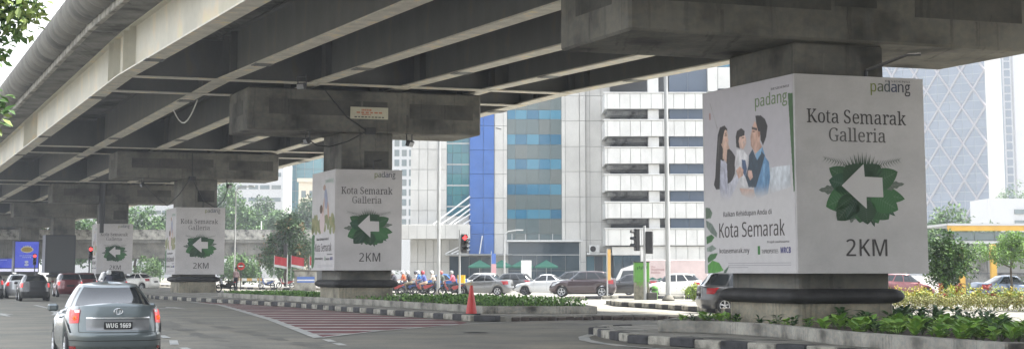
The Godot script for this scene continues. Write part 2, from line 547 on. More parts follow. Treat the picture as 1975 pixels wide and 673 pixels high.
	for at in [W(-15.4, 79.0, 0.013), W(-19.7, 66.9, 0.013)]:
		b = MB.new()
		b.quad(Vector3(-0.09, 0, 2.4), Vector3(0.09, 0, 2.4), Vector3(0.09, 0, -0.4), Vector3(-0.09, 0, -0.4), Color.WHITE)
		b.quad(Vector3(-0.42, 0, -0.41), Vector3(0.42, 0, -0.41), Vector3(0.05, 0, -2.2), Vector3(-0.05, 0, -2.2), Color.WHITE)
		b.quad(Vector3(-0.9, 0, 0.6), Vector3(-0.092, 0, 1.2), Vector3(-0.092, 0, 1.7), Vector3(-0.9, 0, 1.6), Color.WHITE)
		var o := structure("road_arrow", b.mesh(), M["road_white"])
		o.position = at
		o.rotation.y = deg_to_rad(VT)

# ---------------------------------------------------------------- the viaduct
func under(a: float) -> float:                              # height of the girders' underside
	if a < 40.8: return 9.32 + 0.0228 * a
	return 10.25 - 0.0036 * (a - 40.8)

func run(b: MB, sec: Array, a0: float, a1: float, col := Color.WHITE):    # pulls a closed section (x, y above the girder underside) along the viaduct
	var y0 := under(a0); var y1 := under(a1)
	var k := sec.size()
	for i in k:
		var p: Vector2 = sec[i]; var q: Vector2 = sec[(i + 1) % k]
		b.quad(Vector3(p.x, y0 + p.y, -a0), Vector3(p.x, y1 + p.y, -a1), Vector3(q.x, y1 + q.y, -a1), Vector3(q.x, y0 + q.y, -a0), col)
	var pl := PackedVector2Array(sec)
	var ix := Geometry2D.triangulate_polygon(pl)
	for i in range(0, ix.size(), 3):
		var t := [pl[ix[i]], pl[ix[i + 1]], pl[ix[i + 2]]]
		b.tri(Vector3(t[0].x, y0 + t[0].y, -a0), Vector3(t[1].x, y0 + t[1].y, -a0), Vector3(t[2].x, y0 + t[2].y, -a0), col)
		b.tri(Vector3(t[2].x, y1 + t[2].y, -a1), Vector3(t[1].x, y1 + t[1].y, -a1), Vector3(t[0].x, y1 + t[0].y, -a1), col)

func viaduct():
	var t := thing("elevated_viaduct", "long grey steel girder viaduct crossing overhead on concrete piers", "viaduct", AXIS, VT)
	var gb := [-9.8, -5.4, -1.14, 3.27, 7.3, 11.4]
	var ends := [-168.0, -126.0, -84.0, -42.0]
	for p in PIER_A: ends.append(p - 0.4)
	for s in ends.size() - 1:
		var a0: float = ends[s] + (0.05 if s > 0 else 0.0); var a1: float = ends[s + 1] - 0.05
		var d := MB.new()
		run(d, [Vector2(-11.3, 1.97), Vector2(-11.3, 2.22), Vector2(13.0, 2.22), Vector2(13.0, 1.97)], a0, a1)
		part(t, "deck_slab", d.mesh(), M["slab"])
		for x in gb:
			var g := MB.new()
			var e := 0.36
			run(g, [Vector2(x - 0.03, 0.05), Vector2(x - 0.03, 1.91), Vector2(x - 0.28, 1.91), Vector2(x - 0.28, 1.965), Vector2(x + 0.28, 1.965), Vector2(x + 0.28, 1.91), Vector2(x + 0.03, 1.91), Vector2(x + 0.03, 0.05)], a0, a1)
			var gi := part(t, "girder", g.mesh(), M["skylit_cream_steel"] if x < -9 else M["steel"])
			g = MB.new()
			run(g, [Vector2(x - e, 0), Vector2(x - e, 0.06), Vector2(x + e, 0.06), Vector2(x + e, 0)], a0, a1)
			part(gi, "bottom_flange", g.mesh(), M["flange"])
			if ends[s + 1] < -10: continue
			# web stiffeners and the bolted splice plates of the bottom flange
			for off in [1.6, 3.4, a1 - a0 - 3.0, a1 - a0 - 1.2]:
				var a: float = a0 + off
				bx(gi, "stiffener", Vector3(x, under(a) + 0.98, -a), Vector3(0.62, 1.82, 0.03), M["skylit_cream_steel"] if x < -9 else M["steel"])
			for off in [9.5, a1 - a0 - 8.0]:
				var a: float = a0 + off
				var sp := MB.new()
				sp.box(Vector3(x, under(a) - 0.021, -a), Vector3(0.78, 0.03, 0.9))
				for k in 5:
					for w in [-0.26, 0.26]:
						sp.box(Vector3(x + w, under(a) - 0.045, -a + 0.16 * (k - 2)), Vector3(0.05, 0.025, 0.05))
				part(gi, "splice_plate", sp.mesh(), M["steel"])
	# crossbeams over the piers
	for i in PIER_A.size():
		for off in [-0.75, 5.6]:
			var a: float = PIER_A[i] + off
			for k in gb.size() - 1:
				var x0: float = gb[k] + 0.045; var x1: float = gb[k + 1] - 0.045
				var cb := MB.new()
				var c := Vector3((x0 + x1) * 0.5, 0, -a)
				cb.box(c + Vector3(0, under(a) + 0.87, 0), Vector3(x1 - x0, 1.74, 0.03))
				cb.box(c + Vector3(0, under(a) + 1.765, 0), Vector3(x1 - x0, 0.05, 0.4))
				var cbo := part(t, "crossbeam", cb.mesh(), M["steel"])
				cb = MB.new()
				cb.box(c + Vector3(0, under(a) - 0.025, 0), Vector3(x1 - x0, 0.05, 0.62))
				part(cbo, "bottom_flange", cb.mesh(), M["flange"])
	# edge panels and the bulging parapet panels of the left side
	var em := MB.new()
	em.bevel_box(Vector3(-11.45, 2.1, 0), Vector3(0.26, 0.5, 1.86), 0.03)
	var ep := em.mesh()
	var bm := MB.new()
	var rows := []
	for j in 9:
		var z := -0.93 + 1.86 * j / 8.0
		var k := 1.0 - 0.10 * pow(absf(z) / 0.93, 5)
		var line := []
		for i in 13:
			var th := PI * i / 12.0
			line.append(Vector3(-11.62 - 0.95 * k * sin(th), 2.95 - 0.85 * k * cos(th), z))
		rows.append(line)
	bm.grid(rows)
	var back := []
	for j in rows.size(): back.append([rows[j][12], Vector3(-11.6, 2.95, rows[j][0].z), rows[j][0]])
	bm.grid(back)
	var bp := bm.mesh()
	for i in 75:
		var a := -2.0 + 1.9 * i
		var o := part(t, "edge_panel", ep, M["concrete_pale"], Vector3(0, under(a), -a))
		o.rotation.x = 0.0228 if a < 40.8 else -0.0036
		o = part(t, "parapet_panel", bp, M["concrete"], Vector3(0, under(a), -a))
		o.rotation.x = 0.0228 if a < 40.8 else -0.0036
	var far_edge := MB.new()
	run(far_edge, [Vector2(-11.58, 1.85), Vector2(-11.58, 3.6), Vector2(-11.32, 3.6), Vector2(-11.32, 1.85)], 140.0, 299.5)
	part(t, "parapet", far_edge.mesh(), M["concrete"])
	for s in [[-168.0, 40.8], [40.8, 299.5]]:
		var r := MB.new()
		run(r, [Vector2(13.02, 1.85), Vector2(13.02, 3.3), Vector2(13.28, 3.3), Vector2(13.28, 1.85)], s[0], s[1])
		part(t, "parapet", r.mesh(), M["concrete"])
	# slack white cable and the small floodlight under the girders
	var cb2 := MB.new()
	var pts := []
	for i in 9:
		var f := i / 8.0
		pts.append(Vector3(-5.4 + 0.4 - 0.02 * i, under(52) - 0.05 - 0.9 * sin(PI * f), -(50.0 + 6.0 * f)))
	cb2.path(pts, 0.035, 5)
	part(t, "cable", cb2.mesh(), M["white_paint"])

# ---------------------------------------------------------------- piers
func pier_at(i: int) -> Vector3:
	return AXIS + Vector3(0, 0, -PIER_A[i]).rotated(Vector3.UP, deg_to_rad(VT)) + Vector3([0.0, 0.0, 0.1, 0.35, 0.4, 0.4, 0.4, 0.4][i], 0, 0)

func floodlight(at: Vector3, turn: float, tilt: float, label: String):
	var f := thing("floodlight", label, "floodlight", at, turn, "floodlights under the viaduct")
	var b := MB.new()
	b.bevel_box(Vector3(0, -0.42, 0.1), Vector3(0.42, 0.28, 0.2), 0.03, Color.WHITE, Basis(Vector3.RIGHT, tilt))
	part(f, "housing", b.mesh(), M["black_metal"])
	b = MB.new()
	b.box(Vector3(-0.23, -0.22, 0.06), Vector3(0.025, 0.44, 0.05)); b.box(Vector3(0.23, -0.22, 0.06), Vector3(0.025, 0.44, 0.05)); b.box(Vector3(0, 0.012, 0.06), Vector3(0.5, 0.024, 0.16))
	part(f, "bracket", b.mesh(), M["black_metal"])
	b = MB.new()
	b.box(Vector3(0, -0.42, 0.1) + Basis(Vector3.RIGHT, tilt) * Vector3(0, 0, 0.106), Vector3(0.36, 0.22, 0.01), Color.WHITE, Basis(Vector3.RIGHT, tilt))
	part(f, "lens", b.mesh(), M["lens"])

func piers():
	var low := [7.22, 8.15, 8.08, 8.0, 7.9, 7.8, 7.6, 7.5]
	var words := ["beside the largest sign, its cap nearly touching the picture top", "with a small name plate on its wide cap", "between the red striped road zone and the flyover", "with a dark drain pipe down its cap", "carrying the blank dark screen", "carrying the blue advertising screen with its lower white band", "carrying the blue screen with an orange disc", "farthest along the row of queueing cars"]
	for i in PIER_A.size():
		var p := thing("viaduct_pier", "concrete viaduct pier " + words[i], "pier", pier_at(i), VT, "piers of the viaduct")
		var lo: float = low[i]
		var hi: float = minf(lo + 1.98, under(PIER_A[i]) - 0.14)
		var b := MB.new()
		b.bevel_box(Vector3(1.75, (1.0 + lo) * 0.5, -2.5), Vector3(2.5, lo - 1.0, 3.4), 0.05)
		part(p, "column", b.mesh(), M["concrete"])
		b = MB.new()
		b.bevel_box(Vector3(1.75, 0.5, -2.5), Vector3(2.62, 1.02, 3.52), 0.06)
		part(p, "pedestal", b.mesh(), M["pedestal"])
		# rounded rubber guard round the column
		b = MB.new()
		var rows := []
		for k in 9:
			var th := PI * k / 8.0
			var o := 0.34 * sin(th)
			var y := 1.09 - 0.18 * cos(th)
			var line := []
			var hx := 1.26; var hz := 1.71
			for q in [[1, 1], [-1, 1], [-1, -1], [1, -1]]:
				for m in 4:
					var an := atan2(q[1], q[0]) - PI / 4 + PI / 2 * m / 3.0
					line.append(Vector3(1.75 + q[0] * hx + cos(an) * o, y, -2.5 - q[1] * hz - sin(an) * o))
			rows.append(line)
		b.grid(rows, Color.WHITE, true)
		part(p, "guard", b.mesh(), M["rubber"])
		b = MB.new()
		b.bevel_box(Vector3(1.6, (lo + hi) * 0.5, -2.5), Vector3(11.4, hi - lo, 4.2), 0.06)
		var cap := part(p, "pier_cap", b.mesh(), M["concrete"])
		if i < 4:
			# painted-over patches, flush coats of darker grey
			b = MB.new()
			b.box(Vector3(-0.9, lo + (hi - lo) * 0.56, -0.399), Vector3(4.4, (hi - lo) * 0.36, 0.006)); b.box(Vector3(5.3, lo + (hi - lo) * 0.54, -0.399), Vector3(3.2, (hi - lo) * 0.36, 0.006))
			b.box(Vector3(-4.1, lo + (hi - lo) * 0.55, -2.5), Vector3(0.006, (hi - lo) * 0.34, 2.2))
			b.box(Vector3(2.0, lo + (hi - lo) * 0.59, -0.399), Vector3(1.2, (hi - lo) * 0.3, 0.006))
			part(cap, "paint_patch", b.mesh(), M["concrete_dark"])
			b = MB.new()
			b.box(Vector3(2.2, 6.6 + 0.3, -0.799), Vector3(1.2, 0.8, 0.006))
			if i > 0: part(cap, "paint_patch", b.mesh(), M["concrete_dark"])
		for x in [-1.14, 3.27, 7.0]:
			bx(p, "bearing", Vector3(x, (hi + under(PIER_A[i])) * 0.5 - 0.02, -1.6), Vector3(0.7, under(PIER_A[i]) - hi - 0.04, 0.7), M["black_metal"])
		if i == 3:
			b = MB.new()
			b.tube(Vector3(-0.5 + 0.95, 5.2, -0.3), Vector3(-0.5 + 0.95, lo + 1.9, -0.3), 0.3, 0.3, 10)
			part(p, "drain_pipe", b.mesh(), M["black_metal"])
	# the small plate on the second cap
	var n := thing("name_plate", "pale rectangular plate with faded red lines on the wide pier cap", "plate", pier_at(1) + Vector3(1.7, 9.05, 0.36).rotated(Vector3.UP, deg_to_rad(VT)) - Vector3(0, 0, 0.7).rotated(Vector3.UP, deg_to_rad(VT)), VT)
	var b2 := MB.new()
	b2.bevel_box(Vector3(0, 0, -0.03), Vector3(1.85, 0.56, 0.05), 0.01)
	part(n, "plate", b2.mesh(), M["plate_cream"])
	b2 = MB.new()
	for r in [[-0.15, 0.14, 0.5, 0.09], [0.0, 0.02, 1.3, 0.07], [-0.15, -0.07, 0.45, 0.06]]:
		for k in 6: b2.box(Vector3(r[0] + r[2] * ((k + 0.5) / 6.0 - 0.5), r[1], 0.0), Vector3(r[2] / 6.0 * rng.randf_range(0.5, 0.85), r[3], 0.006))
	part(n, "red_print", b2.mesh(), M["plate_red"])
	b2 = MB.new()
	for k in 9: b2.box(Vector3(1.5 * ((k + 0.5) / 9.0 - 0.5), -0.19, 0.0), Vector3(0.13 * rng.randf_range(0.6, 1.0), 0.05, 0.006))
	part(n, "black_print", b2.mesh(), M["ink"])
	var q := func(i, x, y, a): return pier_at(i) + Vector3(x, y, -a).rotated(Vector3.UP, deg_to_rad(VT))
	floodlight(q.call(1, 3.75, 8.12, 0.75), 60, 0.5, "black floodlight hanging at the free end of the plated pier cap")
	floodlight(q.call(1, -1.1, 8.12, 0.75), -60, 0.5, "black floodlight under the plated pier cap beside its column")
	floodlight(q.call(2, 3.75, 8.05, 0.75), 60, 0.5, "black floodlight hanging under the cap above the third sign")
	floodlight(q.call(2, -2.2, 8.05, 0.75), -60, 0.5, "black floodlight on the dim side of the third pier cap")
	floodlight(q.call(1, -2.6, 10.14, 8.0 - 12.0), -30, 0.3, "small black floodlight under a girder above the plated cap")
	for i in [0, 1, 2]:
		var d := thing("sign_light_arm", ["long black arm on the largest sign reaching up to the cap", "thin black arm on top of the second sign", "thin black arm on top of the third sign"][i], "lamp arm", q.call(i, [2.1, 1.9, 1.9][i], [6.3, 6.36, 6.07][i], 0.2), VT)
		b2 = MB.new()
		if i == 0: b2.path([Vector3(0, 0, 0), Vector3(0, 0.2, 0), Vector3(1.1, 0.62, 0.1), Vector3(1.5, 0.66, 0.1)], 0.045, 6)
		else: b2.path([Vector3(0, 0, 0), Vector3(0, 0.42, 0), Vector3(0.36, 0.5, 0.1)], 0.03, 6)
		part(d, "arm", b2.mesh(), M["black_metal"])
	var cables := [[1, [[-0.5, 10.1, 0.36], [0.6, 8.85, 0.36], [1.6, 8.2, 0.36]], "black cable running slantwise down the plated pier cap"], [1, [[1.6, 8.2, 0.37], [0.7, 7.7, 0.55], [-0.1, 7.45, 0.75], [-0.7, 7.5, 0.8], [-1.1, 7.75, 0.8]], "black cable looping under the plated cap across its column"],
		[2, [[1.1, 9.9, 0.37], [1.12, 8.3, 0.37]], "black cable hanging straight down the third pier cap"], [2, [[1.1, 8.2, 0.7], [0.3, 7.0, 0.75], [-0.5, 6.2, 0.8], [-1.5, 7.0, 0.8], [-2.2, 7.7, 0.8]], "black cable drooping below the third pier cap"], [2, [[1.2, 8.1, 0.7], [2.0, 6.6, 0.75], [2.9, 6.1, 0.7], [3.4, 6.6, 0.6], [3.75, 7.6, 0.6]], "black cable sagging to the floodlight above the third sign"]]
	for c in cables:
		var o := MB.new()
		var pp := []
		for k in c[1]: pp.append(Vector3(k[0], k[1], -k[2]).rotated(Vector3.UP, deg_to_rad(VT)))
		o.path(pp, 0.03, 5)
		var ob := part(self, "cable", o.mesh(), M["black_metal"], pier_at(c[0]))
		tag(ob, c[2], "cable")
	for i in [1, 2]:
		var j := thing("junction_box", ["black junction box on the lower edge of the plated cap", "black junction box under the third pier cap"][i - 1], "junction box", q.call(i, [1.75, 1.1][i - 1], [8.2, 8.1][i - 1], 0.3), VT)
		b2 = MB.new(); b2.bevel_box(Vector3.ZERO, Vector3(0.5, 0.32, 0.18), 0.02)
		part(j, "case", b2.mesh(), M["black_metal"])
		b2 = MB.new(); b2.bevel_box(Vector3(0, 0.02, 0.1), Vector3(0.42, 0.22, 0.03), 0.01)
		part(j, "cover", b2.mesh(), M["rubber"])

# ---------------------------------------------------------------- the printed signs round the piers
const ART := {
"hair_w": [250,800,195,793,168,753,155,680,141,598,131,524,113,483,141,454,181,455,204,520,210,593,250,619,277,580,271,489,322,491,361,530,372,620,331,654,300,670,268,700,282,776],
"face_w": [253,788,277,768,289,744,286,733,296,720,289,698,307,671,277,664,268,599,222,620,228,675,204,704,210,750],
"hairf_w": [250,800,282,779,250,773,232,737,217,699,192,715,168,744,199,792],
"shirt_w": [199,617,250,598,278,585,286,479,366,498,384,474,313,405,268,379,195,391,181,466],
"vest_w": [300,656,372,615,361,530,322,491,277,480,271,581],
"sleeve_w": [277,475,366,512,411,550,443,535,384,470,322,414,282,388],
"hair_c": [393,758,443,770,481,752,478,729,420,723,411,703,425,661,384,673,379,728],
"face_c": [420,736,473,739,499,710,496,683,464,654,420,666,407,703],
"shirt_c": [384,660,464,650,508,620,517,575,473,560,490,487,552,449,517,437,428,468,384,520,361,575,372,629],
"denim_c": [443,602,485,595,499,549,481,506,450,534],
"face_m": [595,796,621,776,630,740,652,730,647,682,669,654,604,613,578,642,548,667,548,689,543,707,555,737,569,767],
"hair_m": [604,824,664,819,707,796,733,759,716,703,681,662,656,690,652,734,630,740,612,781],
"shirt_m": [604,610,673,654,707,595,741,571,750,492,724,407,604,385,578,421,569,501],
"vest_m": [525,619,565,650,604,597,664,632,698,608,647,524,595,447,517,450,481,506,517,566],
"collar_m": [595,622,669,652,656,618,612,587],
"arm_m": [411,451,569,437,586,403,548,387,437,414],
"hand_w": [375,547,420,567,460,547,455,516,402,501],
"hand_c": [508,540,552,538,565,501,534,485,508,513],
"couch": [741,541,960,542,960,432,741,406],
"grn_r": [951,908,1012,903,1022,421,989,405,979,550],
"smile_w": [273,713,300,708,289,698,275,703],
"smile_c": [460,697,494,695,481,683,460,688],
"glasses": [562,768,618,756,618,744,562,755],
"lamp1": [76,938,82,938,168,790,162,789],
"lamp2": [67,883,85,881,85,844,67,846],
"lf1": [8,360,55,358,89,330,69,300,8,298],
"lf2": [8,292,82,269,142,217,136,193,69,218,15,254],
"lf3": [12,199,75,211,109,194,75,171,15,158],
"lf4": [15,137,82,154,133,133,69,116,18,117],
"lf5": [22,82,55,103,149,109,116,79,28,55],
"lf6": [22,41,82,69,162,55,213,14,149,4,28,-5],
"lf7": [209,-4,222,14,281,41,255,11,235,-4],
"eye_w": [250,747,275,748,277,743,251,741],
"brow_w": [248,756,275,758,277,755,250,752],
"eye_c": [450,720,474,721,476,716,451,715],
"ear_m": [624,738,649,738,649,710,631,708],
"eye_m": [569,746,593,741,592,737,569,740],
"sheen_w": [181,743,195,747,181,669,166,596,159,597,166,670],
"fold_m": [681,566,698,565,690,443,669,435],
"fold_w": [232,565,250,564,268,425,246,426],
"cheek_w": [259,728,282,726,282,708,259,710]
}

func letters(parent: Node, called: String, words: String, font: String, bold: bool, x: float, y: float, w: float, h: float, m: Material, z := 0.006) -> MeshInstance3D:
	# the words fill a box w wide; h is the height of the ink; (x, y) is the ink's lower left corner
	var key := words + font + str(bold)
	var t: TextMesh
	if boxes.has(key):
		t = boxes[key]
	else:
		t = TextMesh.new()
		var f := SystemFont.new()
		f.font_names = PackedStringArray([font])
		f.font_weight = 700 if bold else 400
		t.font = f
		t.text = words
		t.font_size = 48
		t.pixel_size = 0.01
		t.depth = 0.004
		t.curve_step = 1.0
		t.horizontal_alignment = HORIZONTAL_ALIGNMENT_LEFT
		t.vertical_alignment = VERTICAL_ALIGNMENT_BOTTOM
		boxes[key] = t
	var bb := t.get_aabb()
	var o := part(parent, called, t, m)
	var sx := w / bb.size.x
	var sy := h / bb.size.y
	o.scale = Vector3(sx, sy, 1)
	o.position = Vector3(x - bb.position.x * sx, y - bb.position.y * sy, z)
	return o

func flat(b: MB, pts: Array, z: float, col: Color):
	var pl := PackedVector2Array(pts)
	var ix := Geometry2D.triangulate_polygon(pl)
	for i in range(0, ix.size(), 3):
		b.tri(Vector3(pl[ix[i]].x, pl[ix[i]].y, z), Vector3(pl[ix[i + 1]].x, pl[ix[i + 1]].y, z), Vector3(pl[ix[i + 2]].x, pl[ix[i + 2]].y, z), col)

func print_leaf(b: MB, at: Vector2, ang: float, l: float, w: float, z: float, col: Color, lobes := false):
	var d := Vector2(cos(ang), sin(ang)); var s := Vector2(-d.y, d.x)
	var a := []; var c := []
	var n := 12
	for i in n + 1:
		var f := float(i) / n
		var k := w * pow(sin(PI * pow(f, 0.8)), 0.8)
		if lobes and i > 1 and i < n - 1: k *= 1.0 if i % 2 else 0.62
		a.append(at + d * l * f + s * k)
		if i > 0 and i < n: c.append(at + d * l * f - s * k)
	c.reverse()
	flat(b, a + c, z, col)
	for i in range(2, 10):                                    # side veins
		for q in [-1.0, 1.0]:
			var f := i / 12.0
			var m: Vector2 = at + d * l * f
			var e: Vector2 = at + d * l * (f + 0.1) + s * q * w * 0.8 * pow(sin(PI * pow(f, 0.8)), 0.8)
			flat(b, [m, e, m + d * l * 0.02], z + 0.0005, col.lightened(0.05))
	flat(b, [at, at + d * l * 0.9 + s * 0.004, at + d * l * 0.9 - s * 0.004], z + 0.0008, col.lightened(0.12))

func front_print(root: Node3D, wd: float, ht: float, far: bool):
	var fr := Node3D.new()
	fr.name = "front_print"
	root.add_child(fr)
	var ink: Material = M["ink"]
	letters(fr, "sign_title", "Kota Semarak", "Droid Serif", false, 0.09 * wd, 0.755 * ht, 0.765 * wd, 0.072 * ht, ink)
	letters(fr, "sign_title", "Galleria", "Droid Serif", false, 0.255 * wd, 0.663 * ht, 0.435 * wd, 0.072 * ht, M["ink_soft"])
	letters(fr, "distance", "2KM", "Droid Sans", false, 0.365 * wd, 0.088 * ht, 0.315 * wd, 0.085 * ht, ink)
	var cs := [Color(0.16, 0.19, 0.03), Color(0.09, 0.11, 0.06), Color(0.05, 0.07, 0.08), Color(0.03, 0.04, 0.10), Color(0.035, 0.035, 0.06), Color(0.03, 0.03, 0.04)]
	var wds := "padang"
	var x := 0.585 * wd
	for i in 6:
		var h := 0.042 * ht; var y := 0.925 * ht
		if wds[i] == "p" or wds[i] == "g": h = 0.062 * ht; y = 0.905 * ht
		if wds[i] == "d": h = 0.058 * ht
		letters(fr, "logo_letter", wds[i], "Droid Sans", false, x, y, 0.044 * wd, h, mat("logo%d" % i, cs[i], 0.7))
		x += 0.0535 * wd
	letters(fr, "logo_line", "RESIDENSI", "Droid Sans", false, 0.70 * wd, 0.976 * ht, 0.195 * wd, 0.009 * ht, M["ink_soft"])
	# wreath of printed leaves behind the white arrow
	var b := MB.new()
	var c := Vector2(0.505 * wd, 0.425 * ht)
	var r := RandomNumberGenerator.new()
	r.seed = 77
	var greens := [Color(0.012, 0.05, 0.018), Color(0.02, 0.085, 0.025), Color(0.03, 0.12, 0.035), Color(0.015, 0.065, 0.03), Color(0.10, 0.125, 0.10)]
	flat(b, [c + Vector2(-0.6, -0.35), c + Vector2(-0.2, -0.62), c + Vector2(0.25, -0.62), c + Vector2(0.62, -0.35), c + Vector2(0.62, 0.3), c + Vector2(0.3, 0.6), c + Vector2(-0.25, 0.6), c + Vector2(-0.6, 0.3)], 0.003, greens[0])
	var spec := [[182, 1.2, 0.17, 4], [203, 1.14, 0.32, 2], [226, 1.16, 0.30, 0], [246, 1.04, 0.16, 4], [262, 0.98, 0.26, 1], [277, 1.02, 0.28, 0], [296, 1.06, 0.24, 2], [314, 1.1, 0.32, 1], [333, 1.12, 0.30, 2], [349, 1.18, 0.2, 2], [7, 1.16, 0.14, 4], [24, 1.1, 0.26, 1], [152, 1.08, 0.24, 1], [168, 0.95, 0.26, 3], [130, 0.8, 0.30, 0], [50, 0.85, 0.30, 0], [95, 0.75, 0.4, 0], [213, 1.02, 0.12, 1], [288, 1.12, 0.1, 0], [324, 1.16, 0.1, 3], [236, 1.06, 0.12, 3]]
	for k in spec.size():
		var s: Array = spec[k]
		var an := deg_to_rad(s[0])
		var len: float = s[1] * 0.86 / sqrt(pow(cos(an) * 0.86, 2) + pow(sin(an) * 1.04, 2))
		print_leaf(b, c + Vector2(cos(an) * 0.25, sin(an) * 0.25), an, len - 0.25, s[2], 0.0036 + 0.0012 * (k % 3), greens[s[3]], s[3] == 4)
	for k in 27:                                                 # thin palm blades at the top
		var an := deg_to_rad(150.0 - 120.0 * k / 26.0)
		var e := c + Vector2(cos(an) * 0.74, sin(an) * (0.80 + 0.1 * (k % 2)))
		var d := Vector2(-sin(an), cos(an)) * 0.034
		flat(b, [c + Vector2(cos(an), sin(an)) * 0.4 + d, c + Vector2(cos(an), sin(an)) * 0.4 - d, e], 0.0072, greens[0])
	for s in [-1.0, 1.0]:
		for k in 9:
			var p := c + Vector2(s * (0.42 + 0.07 * k), 0.56 + 0.018 * k)
			for q in [-1.0, 1.0]: flat(b, [p, p + Vector2(s * 0.022, 0), p + Vector2(s * 0.11, q * (0.15 - 0.009 * k))], 0.0072, greens[0])
	part(fr, "leaf_wreath", b.mesh(), M["print"])
	b = MB.new()
	var ar := []
	for q in [[0.341, 0.44], [0.514, 0.552], [0.52, 0.487], [0.656, 0.485], [0.66, 0.385], [0.53, 0.385], [0.53, 0.325]]: ar.append(Vector2(q[0] * wd, q[1] * ht))
	flat(b, ar, 0.009, Color(0.50, 0.485, 0.49))
	part(fr, "arrow", b.mesh(), M["print"])

func side_frame(root: Node3D, l: float) -> Node3D:
	var s := Node3D.new()
	s.name = "side_print"
	root.add_child(s)
	s.position = Vector3(0, 0, -l)
	s.rotation.y = -PI / 2
	return s

func side_text(s: Node3D, l: float, ht: float):
	letters(s, "slogan", "Raikan Kehidupan Anda di", "Droid Sans", false, 0.23 * l, 0.295 * ht, 0.52 * l, 0.036 * ht, M["ink"])
	letters(s, "slogan", "Kota Semarak", "Droid Sans", false, 0.18 * l, 0.19 * ht, 0.70 * l, 0.085 * ht, M["ink_brown"])
	letters(s, "web_address", "kotasemarak.my", "Droid Sans", false, 0.18 * l, 0.10 * ht, 0.33 * l, 0.035 * ht, M["ink"])
	letters(s, "small_print", "Projek usahasama", "Droid Sans", false, 0.70 * l, 0.152 * ht, 0.22 * l, 0.016 * ht, M["ink_soft"])
	letters(s, "partner_name", "THPROPERTIES", "Droid Sans", false, 0.64 * l, 0.103 * ht, 0.17 * l, 0.02 * ht, M["ink_soft"])
	letters(s, "partner_name", "MRCB", "Droid Sans", true, 0.835 * l, 0.103 * ht, 0.10 * l, 0.03 * ht, mat("ink_navy", Color(0.02, 0.02, 0.16), 0.6))
	var b := MB.new()
	flat(b, [Vector2(0.60 * l, 0.098 * ht), Vector2(0.625 * l, 0.098 * ht), Vector2(0.625 * l, 0.142 * ht), Vector2(0.60 * l, 0.142 * ht)], 0.006, Color(0.03, 0.17, 0.03))
	for k in 3:
		var w := 0.66 if k < 2 else 0.22
		flat(b, [Vector2(0.275 * l, (0.052 - 0.011 * k) * ht), Vector2((0.275 + w) * l, (0.052 - 0.011 * k) * ht), Vector2((0.275 + w) * l, (0.056 - 0.011 * k) * ht), Vector2(0.275 * l, (0.056 - 0.011 * k) * ht)], 0.004, Color(0.33, 0.32, 0.34))
	part(s, "fine_print", b.mesh(), M["print"])

